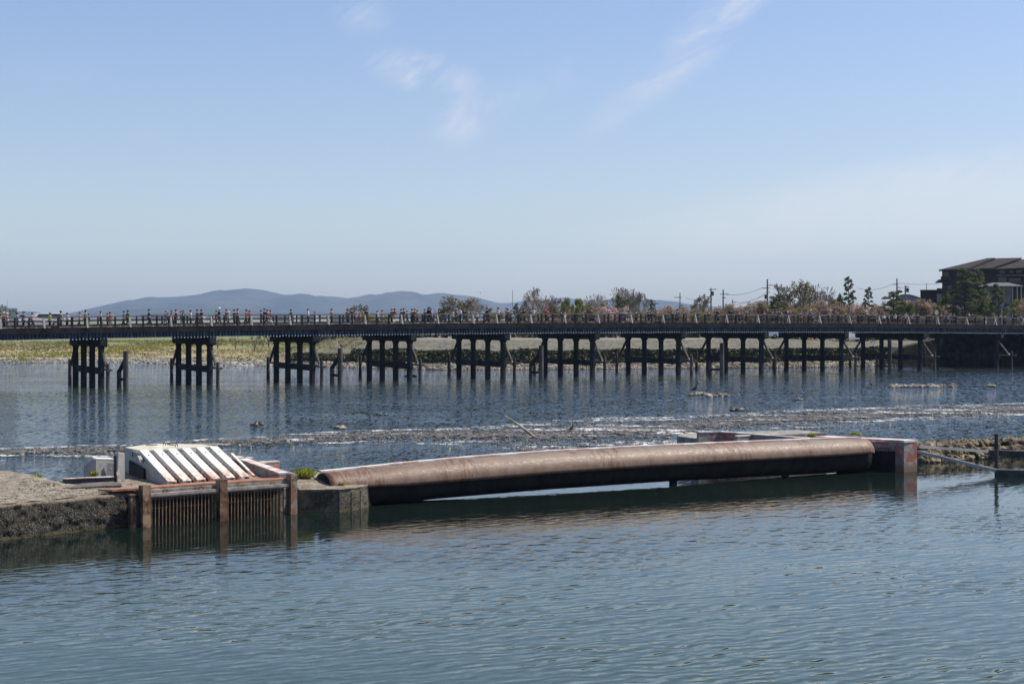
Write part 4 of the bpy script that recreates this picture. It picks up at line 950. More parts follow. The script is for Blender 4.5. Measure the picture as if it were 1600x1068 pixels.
def shrub(seed, mt, leaf=.11, name='shrub', n=1500, wide=2.4, tall=2.6):
    rnd = random.Random(seed); lf = MB(); st = MB(); cs = []
    for k in range(18):
        a = rnd.uniform(0, 6.28); q = rnd.random() ** .5 * wide * .75
        c = Vector((math.cos(a) * q, math.sin(a) * q, rnd.uniform(.5, tall - .5) * (1 - .3 * q / wide))); s_ = rnd.uniform(.4, .8)
        st.tube([(0, 0, -.2), c * .5 + Vector((0, 0, .1)), c], [.07, .04, .02], 4, cap=False); leaves(lf, c, (s_, s_, s_ * .75), n // 18, leaf, rnd)
    r = empty(name, (0, 0, 0)); st.build('stem', M['bark'], r, fix=False); lf.build('crown', M[mt], r, fix=False)
    return r, tall, wide
PROTO = {}
def proto(key, fn): PROTO[key] = [fn(), False]
proto('bareA', lambda: bare_tree(4, .72, .32, 6)); proto('bareB', lambda: bare_tree(9, .95, .22, 6)); proto('bareC', lambda: bare_tree(17, .55, .45, 6, 0))
proto('bareT', lambda: bare_tree(23, 1.0, .2, 6, 230, 'bark', 'olive')); proto('bareU', lambda: bare_tree(31, .9, .25, 6, 260, 'bark_grey', 'greenleaf'))
proto('small', lambda: bare_tree(41, 1.1, .1, 4, 0, 'bark'))
proto('olive', lambda: leafy_tree(5, 'olive', blobs=34, n=80)); proto('yellow', lambda: leafy_tree(6, 'yellowgreen', blobs=34, n=90)); proto('dark', lambda: leafy_tree(7, 'darkleaf', blobs=34, n=100))
proto('green', lambda: leafy_tree(8, 'greenleaf', blobs=34, n=90))
proto('cherryA', lambda: low_tree(12, 'cherry')); proto('cherryB', lambda: low_tree(13, 'cherry', 'cherry_tree', 'b'))
proto('blossom', lambda: low_tree(14, 'blossom'))
proto('pineA', lambda: pine_tree(3, 10, 3.0, 30, .28, 70)); proto('pineB', lambda: pine_tree(19, 8, 3.4, 18, .42, 90)); proto('pineBig', lambda: pine_tree(27, 12, 4.6, 26, .22, 170))
proto('bushY', lambda: shrub(2, 'yellowgreen')); proto('bushG', lambda: shrub(3, 'greenleaf')); proto('bushD', lambda: shrub(4, 'darkleaf'))
def plant(kind, px, top, Y, halfpx, label, cat='tree', group=None, rz=None, base=None):
    (r, hz, wz), used = PROTO[kind]
    if used: c = copy_tree(r)
    else: c = r; PROTO[kind][1] = True
    x = (px - 800) / F * Y; gz = (ground_h(x, Y) if base is None else base) - (.55 if kind.startswith('bush') else 0)
    ht = zat(top, Y) - gz; wd = halfpx * Y / F
    c.location = (x, Y, gz); c.rotation_euler = (0, 0, rz if rz is not None else (px * 1.7) % 6.28)
    if kind.startswith('bare'): wd *= 1.25
    if kind in ('cherryA', 'cherryB', 'blossom', 'olive'): wd *= 1.18
    c.scale = (wd / wz, wd / wz, ht / hz)
    c['category'] = cat
    if group: c['group'] = group
    later(c, px, label); return c
T = plant
G1 = 'trees of the riverside park beyond the bridge'
T('bareU', 562, 475, 300, 15, 'small half bare tree rising behind the yellow-green bush left of center', group=G1)
T('bushY', 590, 484, 292, 24, 'wide yellow-green bush behind the bridge under the hills', 'bush', group=G1)
T('olive', 568, 485, 290, 16, 'low olive tree left of the wide yellow-green bush', group=G1)
T('bareT', 708, 461, 290, 27, 'broad olive-tufted tree left of the bare tree pair in front of the hills', group=G1)
T('dark', 700, 478, 296, 16, 'dark green rounded tree at the foot of the broad olive-tufted tree', group=G1)
T('bareB', 733, 463, 300, 16, 'slim bare grey tree right of the broad olive-tufted tree', group=G1)
T('bareA', 757, 474, 305, 14, 'low bare grey tree left of the white flagpole', group=G1)
T('olive', 776, 481, 300, 20, 'low olive-brown tree left of the white flagpole', group=G1)
T('pineB', 804, 474, 270, 9, 'small flat-topped pine beside the flagpole', group=G1)
T('bareA', 846, 447.5, 285, 27, 'big round bare tree standing right of the flagpole', group=G1)
T('bareC', 848, 460, 296, 26, 'second bare tree behind the big round bare tree', group=G1)
T('bareT', 868, 471, 280, 18, 'low olive tree right of the big round bare tree', group=G1)
T('yellow', 889, 465, 275, 12, 'upright yellow-green tree right of the big round bare tree', group=G1)
T('yellow', 907, 466, 282, 15, 'rounder yellow-green tree left of the pink cherry', group=G1)
T('olive', 916, 470, 292, 14, 'olive tree behind the rounder yellow-green tree', group=G1)
T('bareB', 925, 458, 300, 18, 'small bare tree left of the spreading pine and tall bare tree', group=G1)
T('bareB', 966, 447, 288, 28, 'tall bare tree behind the dark spreading pine', group=G1)
T('pineB', 972, 462, 268, 15, 'dark spreading pine above the pink cherry', group=G1)
T('blossom', 956, 476, 262, 25, 'pale pink cherry tree below the dark spreading pine', group=G1)
T('bareC', 997, 449, 275, 16, 'slim pointed bare tree right of the dark spreading pine', group=G1)
T('bareU', 990, 463, 280, 18, 'green-tinted bare tree beside the slim pointed bare tree', group=G1)
T('pineB', 1020, 468, 290, 8, 'tiny pine right of the slim pointed bare tree', group=G1)
T('bushY', 1098, 475.5, 262, 22, 'bright yellow-green bush left of the second utility pole', 'bush', group=G1)
T('bareU', 1101, 459.5, 285, 14, 'small tree with green tufts above the bright yellow-green bush', group=G1)
T('pineB', 1213, 461, 268, 22, 'flat-topped pine right of the tallest utility pole', group=G1)
T('bareT', 1253, 437, 285, 34, 'largest olive-tufted tree at right of the tallest utility pole', group=G1)
T('bareB', 1285, 443, 292, 26, 'bare spreading tree right of the largest olive-tufted tree', group=G1)
T('pineA', 1325, 431.5, 262, 16, 'tall narrow pine standing alone above the cherry row', group=G1)
T('green', 1312, 459, 275, 12, 'yellowish green tree left of the tall narrow pine', group=G1)
T('pineA', 1356, 448, 264, 13, 'shorter dark pine right of the tall narrow pine', group=G1)
T('pineB', 1391, 454, 258, 27, 'wide spreading pine between two dark pines and the utility poles', group=G1)
T('green', 1414, 473, 255, 22, 'low green tree under the wide spreading pine', group=G1)
T('dark', 1428, 479, 258, 10, 'dark round shrub-like tree right of the wide spreading pine', group=G1)
T('pineBig', 1506, 420, 250, 36, 'huge layered pine in front of the dark apartment building', group=G1, rz=0.4)
T('pineA', 1528, 419.5, 256, 22, 'tall pine merging with the right side of the huge layered pine', group=G1)
T('pineB', 1563, 444, 246, 18, 'pine in front of the grey pavilion roof', group=G1)
T('green', 1478, 458, 262, 15, 'tall green tree at the left foot of the dark hotel', group=G1)
T('olive', 1535, 462, 262, 20, 'olive tree between the huge layered pine and the pavilion', group=G1)
T('green', 1546, 470, 250, 20, 'green tree left of the blue round sign', group=G1)
T('yellow', 1585, 468, 248, 22, 'yellow-green tree at the right edge of the frame', group=G1)
T('cherryA', 1602, 464, 240, 14, 'brownish cherry tree cut by the right edge of the frame', group=G1)
T('yellow', 1463, 477, 252, 10, 'small yellow-green tree left of the grey round sign', group=G1)
crow = [(1044, 482, 20, 'cherryB'), (1062, 484, 18, 'cherryA'), (1120, 476, 16, 'cherryA'), (1142, 474, 20, 'cherryB'), (1163, 476, 18, 'cherryA'), (1183, 470, 20, 'cherryB'), (1205, 475, 18, 'olive'), (1226, 473, 20, 'cherryB'),
        (1250, 476, 18, 'olive'), (1272, 470, 22, 'cherryA'), (1292, 469, 22, 'cherryB'), (1318, 470, 22, 'cherryA'), (1336, 474, 14, 'blossom'), (1352, 478, 20, 'cherryB'), (1376, 477, 18, 'cherryA'), (1398, 482, 18, 'dark'), (1432, 468, 18, 'cherryA'),
        (1448, 466, 22, 'cherryB'), (1478, 474, 20, 'cherryA'), (1496, 477, 18, 'blossom'), (1522, 480, 20, 'green')]
for px, top, hw, kind in crow:
    T(kind, px, top, 272 if px < 1260 else 256, hw, {'cherryA': 'reddish brown cherry tree in the row behind the right half of the bridge', 'cherryB': 'fading brown cherry tree in the row behind the right half of the bridge', 'blossom': 'paler pink cherry tree in the row behind the right half of the bridge',
      'olive': 'low olive tree in the cherry row behind the bridge', 'dark': 'dark low tree in the cherry row behind the bridge', 'green': 'low green tree in the cherry row behind the bridge'}[kind], group='cherry row of the riverside park')
# lower cherries and trunks seen under and through the railings, centre
for px, top, kind, hw in [(420, 497, 'cherryA', 14), (500, 502, 'dark', 14), (520, 505, 'cherryB', 18), (545, 504, 'cherryA', 18), (575, 503, 'cherryB', 20), (600, 500, 'cherryA', 16), (672, 499, 'cherryB', 18), (690, 500, 'cherryA', 18), (722, 500, 'olive', 16), (742, 498, 'blossom', 14), (830, 494, 'cherryB', 16), (860, 493, 'cherryA', 18),
                      (905, 494, 'olive', 18), (940, 494, 'cherryB', 18), (985, 492, 'olive', 20), (1010, 492, 'cherryA', 18), (1035, 492, 'dark', 14)]:
    T(kind, px, top, 268, hw, {'cherryA': 'low reddish cherry tree seen under the deck in the park', 'cherryB': 'low brown cherry tree seen under the deck in the park', 'dark': 'low dark tree seen under the deck in the park', 'olive': 'low olive tree seen under the deck in the park', 'blossom': 'low pink cherry tree seen under the deck in the park'}[kind], group='low trees in the park behind the bridge')
frnd = random.Random(31); px = 815
while px < 1478:
    if px < 1050: kd = frnd.choice(['olive', 'cherryB', 'blossom', 'olive', 'cherryA', 'green'])
    else: kd = frnd.choice(['cherryA', 'cherryB', 'cherryB', 'blossom', 'olive', 'cherryA'])
    T(kd, px, frnd.uniform(478, 483) if px < 1050 else (frnd.uniform(474, 480) if px < 1180 else frnd.uniform(467, 475)), frnd.uniform(290, 304), frnd.uniform(17, 25),
      {'olive': 'olive tree', 'cherryA': 'reddish cherry tree', 'cherryB': 'brown cherry tree', 'blossom': 'pink cherry tree', 'green': 'green tree'}[kd] + ' in the rearmost low tree band behind the bridge', group='rear tree band of the park')
    px += frnd.uniform(12, 19)
urnd = random.Random(21); px = 496
while px < 1470:
    kd = urnd.choice(['bushD', 'bushD', 'bushG', 'bushD', 'cherryA', 'bushD'])
    T(kd, px, urnd.uniform(503, 511), urnd.uniform(239, 244), urnd.uniform(15, 21), {'bushD': 'dark shrub in the undergrowth row seen under the deck', 'bushG': 'green shrub in the undergrowth row seen under the deck', 'cherryA': 'brown shrubby cherry in the undergrowth row seen under the deck'}[kd], 'shrub' if kd != 'cherryA' else 'tree', 'undergrowth row behind the park path')
    px += urnd.uniform(15, 23)
for px, top, hw, Yt in [(340, 526, 13, 262), (368, 524, 13, 255), (398, 521, 18, 250), (379, 528, 9, 270), (411, 526, 9, 262)]:
    T('small', px, top, Yt, hw, 'small bare tree on the grassy left bank seen below the deck', group='bare saplings on the meadow')

# ------------------------------------------------------------------ bank plants and stones ("stuff")
rnd = random.Random(77)
hb = MB()
x = -30.0
for i in range(5200):
    x = rnd.uniform(-31, 62); ysh = shore(x); d = rnd.uniform(3.6, 7.2)
    zb = ground_h(x, ysh + d)
    topz = 2.05 + 0.35 * mnoise.noise((x * .22, 0, 0)) - (.7 if x < -22 else 0)
    c = Vector((x, ysh + d, min(zb + rnd.uniform(.1, .75), topz)))
    leaves(hb, c, (.5, .4, .35), 9, .16, rnd)
tag(hb.build('bank_shrubs', M['hedge'], fix=False), 'dense dark shrubs along the foot of the far park bank', 'shrubs', kind='stuff')
gb = MB()
for i in range(11000):
    x = rnd.uniform(-120, -22); d = rnd.uniform(9, 90) ** 1.0; y = shore(x) + d
    if mnoise.noise((x * .05, y * .05, 4)) < -.25: continue
    z = ground_h(x, y); hh = rnd.uniform(.08, .3)
    for q in range(3):
        a = rnd.uniform(0, 6.28); dx_ = math.cos(a) * .18; dy_ = math.sin(a) * .18; px_ = x + rnd.uniform(-.3, .3)
        gb.add([(px_ - dy_ * .6, y + dx_ * .6, z), (px_ + dy_ * .6, y - dx_ * .6, z), (px_ + dx_, y + dy_, z + hh)], [(0, 1, 2)])
tag(gb.build('meadow_grass', M['grassblade'], fix=False), 'dry and green grass covering the far left bank', 'grass', kind='stuff')
rb_ = MB()
for (px, py, hw, hd) in [(185, 544, 26, 5), (230, 543, 22, 4), (262, 540, 14, 3), (345, 538, 22, 5), (100, 546, 20, 5), (40, 548, 14, 3), (300, 541, 10, 3)]:
    c = at(px, py, 1.6)
    for i in range(150):
        x = c.x + rnd.gauss(0, hw * c.y / F * .6); y = c.y + rnd.gauss(0, hd * 1.2); z = ground_h(x, y) + rnd.uniform(.25, .75)
        leaves(rb_, (x, y, z), (.25, .25, .15), 3, .11, rnd)
tag(rb_.build('rapeseed_flowers', M['rape'], fix=False), 'bright yellow rapeseed flowers in drifts on the far left bank', 'flowers', kind='stuff')

def stone(mb, c, s, rnd, flat=.6, n=1):
    bm = bmesh.new(); bmesh.ops.create_icosphere(bm, subdivisions=n, radius=1.0)
    ax = Vector((rnd.gauss(0, 1), rnd.gauss(0, 1), rnd.gauss(0, 1))).normalized()
    rot = Matrix.Rotation(rnd.uniform(0, 6.28), 3, ax); o_ = rnd.uniform(0, 100)
    sc = (s * rnd.uniform(.7, 1.3), s * rnd.uniform(.7, 1.2), s * flat * rnd.uniform(.7, 1.2))
    vs = []
    for v in bm.verts:
        q = v.co * (1 + .45 * mnoise.noise(v.co * 1.3 + Vector((o_, 0, 0)))); q = rot @ q
        vs.append((c[0] + q.x * sc[0], c[1] + q.y * sc[1], c[2] + q.z * sc[2]))
    fs = [[v.index for v in f.verts] for f in bm.faces]; bm.free(); mb.add(vs, fs)
sb = MB()
for i in range(5200):
    x = rnd.uniform(-85, 60)
    wdt = 12 if -60 < x < -28 else (3.6 if x >= -28 else 5)
    d = rnd.uniform(-.8, wdt); y = shore(x) + d
    stone(sb, (x, y, max(ground_h(x, y), -.05) + .05), rnd.uniform(.09, .30), rnd)
tag(sb.build('shore_stones', M['stone'], fix=False), 'pale boulders and gravel along the far waterline', 'stones', kind='stuff')

# ------------------------------------------------------------------ rapids below the weir
UPE = [(-60, 705), (0, 702), (150, 697), (250, 692), (400, 683), (600, 672.5), (750, 668), (850, 660), (960, 654), (1100, 650), (1200, 643), (1400, 636.5), (1600, 631), (1680, 629)]
LOE = [(-60, 713), (0, 711), (170, 713), (250, 705), (420, 697), (600, 689), (750, 693), (850, 703), (1060, 697), (1100, 676), (1250, 670), (1400, 656), (1600, 648), (1680, 646)]
rp = MB(); cols, rows = 420, 34; edge = []
for j in range(rows + 1):
    v = j / rows
    for i in range(cols + 1):
        px = -60 + 1740 * i / cols
        a = lerp_tab(UPE, px) - 3; b = lerp_tab(LOE, px) + 3
        yu = at(px, a).y; yl = at(px, b).y; y = yu + (yl - yu) * v; x = (px - 800) / F * y
        e = min(v, 1 - v) * 2
        z = 0.012 + .09 * e * (0.5 + .5 * mnoise.noise((x * 1.1, y * .9, 0))) + .05 * e * mnoise.noise((x * 3, y * 2.4, 7))
        rp.v.append((x, y, max(z, .008))); edge.append(e)
rp.f = [(j * (cols + 1) + i, (j + 1) * (cols + 1) + i, (j + 1) * (cols + 1) + i + 1, j * (cols + 1) + i + 1) for j in range(rows) for i in range(cols)]
ro = structure(rp.build('rapids', M['rapids'], smooth=True, fix=False))
at_ = ro.data.attributes.new('edge', 'FLOAT', 'POINT'); at_.data.foreach_set('value', edge)
pb = MB()
for i in range(1500):
    px = rnd.uniform(-20, 1620); a = lerp_tab(UPE, px); b = lerp_tab(LOE, px); y_ = a + (b - a) * rnd.betavariate(2, 2)
    p = at(px, y_); stone(pb, (p.x, p.y, .02), rnd.uniform(.04, .13), rnd, .5)
tag(pb.build('rapids_pebbles', M['wet_stone'], fix=False), 'wet pebbles breaking the surface of the rapids', 'pebbles', kind='stuff')

# rock islets and single rocks in the river
def islet(px0, px1, py, n, label, s0=.12, s1=.35, dep=1.2):
    mb = MB(); c = at((px0 + px1) / 2, py)
    for i in range(n):
        q = atY(rnd.uniform(px0, px1), c.y + rnd.uniform(-dep, dep)); stone(mb, (q.x, q.y, .05), rnd.uniform(s0, s1), rnd, .7)
    tag(mb.build('rock_islet', M['stone'], origin=tuple(c), fix=False), label, 'rocks', 'rock islets in the river')
islet(1078, 1104, 616.5, 26, 'small rock islet carrying a cormorant in front of the seventh pier')
islet(1104, 1142, 619, 34, 'long low rock islet right of the one with a cormorant')
islet(1392, 1476, 604, 120, 'longest pale pebble islet before the right end of the bridge', .12, .32, 1.5)
islet(1484, 1492, 603.5, 8, 'tiny pebble islet right of the longest pale one')
islet(1545, 1556, 604, 8, 'small pale rock islet near the right edge of the frame')
for px, py, s_, lab in [(402, 664, .22, 'dark rock with foam left of center'), (530, 669.5, .26, 'pale flat rock left of the leaning driftwood'), (597, 648, .18, 'small dark rock upstream of the third pier from left'),
                       (1150, 641.5, .3, 'dark wet rock right of center just past the rapids'), (1248, 625, .22, 'lone dark rock between rapids and bridge at right'), (640, 588.5, .5, 'low dark sill stone by the fourth pier from left'), (1360, 605, .16, 'small rock under the swimming cormorant'), (893, 672, .2, 'dark rock in the middle of the rapids')]:
    p = at(px, py); mb = MB()
    for i in range(4): stone(mb, (p.x + rnd.uniform(-.25, .25), p.y + rnd.uniform(-.2, .2), .05), s_ * rnd.uniform(.7, 1.1), rnd, .6, 2)
    tag(mb.build('river_rock', M['wet_stone'] if 'dark' in lab else M['stone'], origin=tuple(p), smooth=True, fix=False), lab, 'rock', 'single rocks in the river')
# birds
def bird(p, rz, label, standing=True, s_=1.0, m='bird'):
    r = empty('cormorant' if m == 'bird' else 'gull', p, rz); r.scale = (s_, s_, s_)
    b = skin_mesh('body', [(0, 0, .3), (-.14, 0, .22), (-.3, 0, .12), (.1, 0, .42), (.13, 0, .55), (.16, 0, .66), (.21, 0, .69), (.31, 0, .69)],
                  [(0, 1), (1, 2), (0, 3), (3, 4), (4, 5), (5, 6), (6, 7)], [.11, .1, .025, .07, .04, .035, .035, .01])
    mesh_obj('body', b, M[m], r)
    if standing:
        for sg in (-1, 1):
            MB().tube([(0, sg * .05, .22), (0.01, sg * .05, .0), (.08, sg * .06, .0)], .014, 5).build('leg', M['rubber'], r)
    tag(r, label, 'bird')
bird(at(1086.5, 612, .18), 0.3, 'black cormorant standing upright on the rock islet by the seventh pier', s_=1.15)
bird(at(1361, 604, .1), 2.6, 'dark cormorant resting on a small rock left of the pebble islet', s_=.8)
p = atY(533, 154 + .0); bird(Vector((p.x, 154, zat(544, 154))), 3.3, 'dark bird perched on the tall fender post right of the third pier', s_=.85)
bird(at(893, 673, .1), 0.0, 'dark bird on the rock in the middle of the rapids', s_=.6)
for px, py, s_ in [(399, 663.5, .45), (405, 664, .45)]:
    bird(at(px, py, .08), 1.0, 'dark duck-sized bird beside the foaming rock, %s of two' % ('left' if px < 400 else 'right'), s_=s_)
# flying bird, small in the sky
fbm = MB(); fbm.add([(0, 0, 0), (.5, .1, .18), (.95, .0, .05), (.5, -.12, .15)], [(0, 1, 2, 3)]); fbm.add([(0, 0, 0), (-.5, -.12, .15), (-.95, 0, .05), (-.5, .1, .18)], [(0, 1, 2, 3)])
fbm.tube([(0, -.35, 0), (0, 0, .0), (0, .3, .02)], [.03, .09, .02], 6)
c = atY(751, 260, zat(457, 260)); fo = MB(); fo.v = [(a + c.x, b + c.y, d + c.z) for a, b, d in fbm.v]; fo.f = fbm.f
tag(fo.build('flying_bird', M['bird'], origin=tuple(c), fix=False), 'small dark bird in flight above the hills left of the flagpole', 'bird')
# driftwood pole stuck in the rapids
p = at(834, 681.5); q = p + Vector((-1.62, .1, 1.14))
dw = MB(); dw.tube([p - (q - p) * .12, p, p.lerp(q, .5) + Vector((.02, 0, .03)), q], [.085, .085, .065, .035], 8)
tag(dw.build('driftwood_pole', M['drift'], origin=tuple(p), smooth=True), 'bleached driftwood pole leaning out of the rapids', 'driftwood')

# ------------------------------------------------------------------ the weir
# --- left concrete platform
A = at(-120, 858); Bp = at(212, 819.5)
front = [A, Bp]
top_z = 1.07
back_px = [(212, 752), (185, 755), (120, 757), (92, 756), (62, 748), (25, 739), (-120, 731)]
poly = [(A.x, A.y), (Bp.x, Bp.y)] + [(lambda v: (v.x, v.y))(at(a, b, top_z)) for a, b in back_px]
pf = MB(); n = len(poly)
# subdivided front face so that it is rough
segs = 220; lay = 26; vs = []; fs = []
for i in range(segs + 1):
    t = i / segs; bx = A.lerp(Bp, t)
    for j in range(lay + 1):
        z = -.4 + (top_z + .4) * j / lay
        o_ = .08 * mnoise.fractal((bx.x * 2.5, z * 3, bx.y * 2), .8, 2, 5) + (.05 if j < lay else -.08) - (.0 if j < 9 else .02 * j / lay)
        v = bx + N * o_; vs.append((v.x, v.y, z + (.03 * mnoise.noise((bx.x * 3, 0, 1)) if j == lay else 0)))
for i in range(segs):
    for j in range(lay): a = i * (lay + 1) + j; fs.append((a, a + lay + 1, a + lay + 2, a + 1))
plat = empty('concrete_platform', tuple(at(100, 800))); PO = tuple(plat.location)
tag(plat, 'weathered concrete platform with a black algae-crusted river face at the left edge', 'platform')
MB().add(vs, fs).build('algae_face', M['wetwall'], plat, PO, smooth=True, fix=False)
# top surface: grid with gentle lumps
vs = []; fs = []; gi, gj = 60, 16
backs = [at(a, b, top_z) for a, b in reversed(back_px)]
def backpt(t):
    k = t * (len(backs) - 1); i = min(int(k), len(backs) - 2); return backs[i].lerp(backs[i + 1], k - i)
for i in range(gi + 1):
    t = i / gi; f0 = A.lerp(Bp, t) + N * -.05; b0 = backpt(t)
    for j in range(gj + 1):
        q = f0.lerp(b0, j / gj); z = top_z + .05 * mnoise.fractal((q.x * 1.2, q.y * 1.2, 0), .8, 2, 4) + .22 * sstep(.35, .8, j / gj) * sstep(.75, .35, t) * (1 - sstep(.85, 1, j / gj) * .9)
        if j == gj: z = .2
        vs.append((q.x, q.y, z))
for i in range(gi):
    for j in range(gj): a = i * (gj + 1) + j; fs.append((a, a + gj + 1, a + gj + 2, a + 1))
MB().add(vs, fs).build('top_surface', M['concrete'], plat, PO, smooth=True, fix=False)
pbm = MB(); prr = random.Random(9)
for i in range(900):
    f0 = A.lerp(Bp, prr.uniform(.3, .98)); t = prr.uniform(.05, .8); k_ = (f0 - A).length / (Bp - A).length; q = f0.lerp(backpt(k_), t)
    z = top_z + .05 * mnoise.fractal((q.x * 1.2, q.y * 1.2, 0), .8, 2, 4) + .22 * sstep(.35, .8, t) * sstep(.75, .35, k_)
    stone(pbm, (q.x, q.y, z), prr.uniform(.012, .05), prr, .5)
po_ = pbm.build('loose_gravel', M['stone'], plat, PO, fix=False); po_['kind'] = 'stuff'
# back drop of the platform into the water
sk = MB()
for i in range(len(backs) - 1):
    a, b = backs[i], backs[i + 1]; sk.add([(a.x, a.y, -.4), (b.x, b.y, -.4), (b.x, b.y, .22), (a.x, a.y, .22)], [(0, 1, 2, 3)])
sk.build('back_face', M['conc_grey'], plat, PO)
# weeds at its back edge and foot
def weed(px, py, z, w_, h_, n_, label, mt='weed'):
    p = at(px, py, z); mb = MB()
    for i in range(n_):
        a = rnd.uniform(0, 6.28); q = rnd.random() * w_; b0 = p + Vector((math.cos(a) * q, math.sin(a) * q * .5, 0)); l = h_ * rnd.uniform(.4, 1.1); ln = Vector((rnd.gauss(0, .3), rnd.gauss(0, .3), 1)).normalized() * l
        sd_ = Vector((ln.z, 0, -ln.x)).normalized() * .018
        mb.add([b0 - sd_, b0 + sd_, b0 + ln * .6 + sd_, b0 + ln + Vector((rnd.gauss(0, .04), 0, -.02)), b0 + ln * .6 - sd_], [(0, 1, 2, 3, 4)])
    leaves(mb, p + Vector((0, 0, h_ * .4)), (w_ * .95, w_ * .5, h_ * .42), n_, .04, rnd)
    tag(mb.build('weed_clump', M[mt], origin=tuple(p), fix=False), label, 'weeds', 'weed clumps on the weir')
weed(57, 748, 1.15, .18, .2, 90, 'yellow-green weed clump on the back rim of the concrete platform')
weed(105, 755, 1.07, .22, .14, 60, 'low weed clump beside the dark floor grating')
weed(147, 746, 1.1, .1, .3, 60, 'upright weed clump before the grey cowling')
weed(476, 745, 1.02, .33, .36, 420, 'thick green bush growing at the left end of the long gate')
weed(532, 758, .8, .16, .12, 50, 'small dry weed on the rim of the stone pier')
weed(1268, 682, 1.3, .2, .2, 60, 'dry weed with yellow flowers on the walls behind the gate')
weed(1336, 678, 1.45, .32, .1, 120, 'low green moss tuft behind the right end of the gate')

# --- grille bays, posts and rusty cover plate
g0 = at(228, 823); g1 = at(458, 803); GE = (g1 - g0).normalized(); GN = Vector((GE.y, -GE.x, 0)); GB = -GN
def gp(s_, n_=0.0, z=0.0): return g0 + GE * s_ + GN * n_ + UZ * z
GL = (g1 - g0).length; s_mid = (at(346, 812) - g0).dot(GE)
gate = empty('grille_gate', tuple(g0)); GO = tuple(g0)
tag(gate, 'rusty barred intake grille in two bays between three steel posts', 'intake grille')
for s_, hgt, wd_ in ((0, 1.31, .26), (s_mid, 1.34, .26), (GL, 1.36, .24)):
    mb = MB(); mb.box(gp(s_, .06, hgt / 2 - .3), (wd_, .03, hgt + .6), (GE, GN, UZ)); mb.box(gp(s_, -.10, hgt / 2 - .3), (.025, .29, hgt + .6), (GE, GN, UZ))
    mb.box(gp(s_, -.26, hgt / 2 - .3), (wd_, .03, hgt + .6), (GE, GN, UZ)); mb.box(gp(s_ - wd_ / 2 + .012, -.1, hgt / 2 - .3), (.02, .28, hgt + .59), (GE, GN, UZ))
    mb.build('post', M['rust'] if s_ < GL else M['rust_pale'], gate, GO)
mb = MB(); mb.box(gp(-.37, -.2, .33), (.18, .2, 1.36), (GE, GN, UZ)); mb.box(gp(-.37, -.2, 1.03), (.26, .26, .03), (GE, GN, UZ)); mb.build('stub_post', M['rust'], gate, GO)
for a, b in ((0.16, s_mid - .16), (s_mid + .16, GL - .15)):
    mb = MB(); mb.box(gp((a + b) / 2, -.05, 1.0), (b - a, .14, .085), (GE, GN, UZ)); mb.box(gp((a + b) / 2, -.02, .945), (b - a, .03, .07), (GE, GN, UZ)); mb.build('top_beam', M['steel_grey'], gate, GO)
    nb = 19; mb = MB()
    for i in range(nb):
        mb.box(gp(a + (b - a) * (i + .5) / nb, -.08, .35), (.022, .05, 1.26), (GE, GN, UZ))
    mb.build('bars', M['rust_bar'], gate, GO)
    mb = MB(); mb.box(gp((a + b) / 2, -.14, .84), (b - a, .03, .03), (GE, GN, UZ)); mb.box(gp((a + b) / 2, -.14, .56), (b - a, .03, .03), (GE, GN, UZ)); mb.build('tie_bar', M['rust'], gate, GO)
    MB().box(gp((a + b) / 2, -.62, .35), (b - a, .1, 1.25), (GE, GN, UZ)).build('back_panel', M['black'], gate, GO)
# concrete lintel and cover plate
lt = MB(); lt.box(gp(GL / 2 - .1, -.48, 1.05), (GL - .1, .5, .16), (GE, GN, UZ)); lt.box(gp(GL/2 + .3, -1.4, .18), (GL + .9, 1.3, 1.15), (GE, GN, UZ)); lt.build('lintel', M['conc_grey'], gate, GO)
cp = MB(); cp.prism([(v.x, v.y) for v in (gp(-.9, -.50), gp(GL - .12, -.22), gp(GL - .12, -.62), gp(GL - .9, -.95), gp(-1.2, -.95))], 1.135, 1.195); cp.build('cover_plate', M['rust_plate'], gate, GO)
for px, py in ((258, 765), (312, 761.5), (375, 757), (426, 753)):
    s_ = (at(px, 812, 0) - g0).dot(GE); s_ = (px - 228) / 230 * GL
    pts = [gp(s_ + .085 * math.cos(t), -.06, 1.06 + .085 * math.sin(t)) for t in [math.pi * k / 10 for k in range(11)]]
    MB().tube(pts, .022, 6).build('lifting_eye', M['rust'], gate, GO)

# --- stone pier with curved nose between grille and long gate
fx = [at(466, 800.5), at(500, 800), at(530, 799), at(549, 797.3), at(563, 795), at(573, 792), at(580, 788.5), at(583, 784)]
bx_ = [at(583, 778), at(575, 765), at(466, 770)]
pz = .79
pc_ = empty('stone_pier', tuple(fx[0])); XO = tuple(fx[0])
tag(pc_, 'round-nosed mossy stone pier between the grille and the long gate', 'pier')
ring = [(v.x, v.y) for v in fx + bx_]
MB().prism(ring, -.4, pz - .05).build('block_wall', M['blocks'], pc_, XO)
cop = MB(); cop.prism([(v.x, v.y) for v in [q + N * .03 for q in fx] + bx_], pz - .048, pz); cop.build('coping', M['concrete'], pc_, XO, bevel=.015)
# vertical joints as thin grooves proud of nothing: narrow dark recess strips
for k in range(1, 5):
    v = fx[k] + N * .004; MB().box((v.x, v.y, .3), (.014, .02, .68), (E, N, UZ)).build('joint', M['black'], pc_, XO)
ap = MB(); a0 = at(464, 762, .8); a1 = at(560, 757, .8); a2 = at(520, 742, 1.03); a3 = at(462, 744, 1.03)
ap.add([a0, a1, a2, a3], [(0, 1, 2, 3)]); ap.extr([a0, a1, a2, a3], (0, 0, -.35)); ap.v = ap.v; ap.f = ap.f[1:]
ap.build('sloped_top', M['concrete'], pc_, XO)

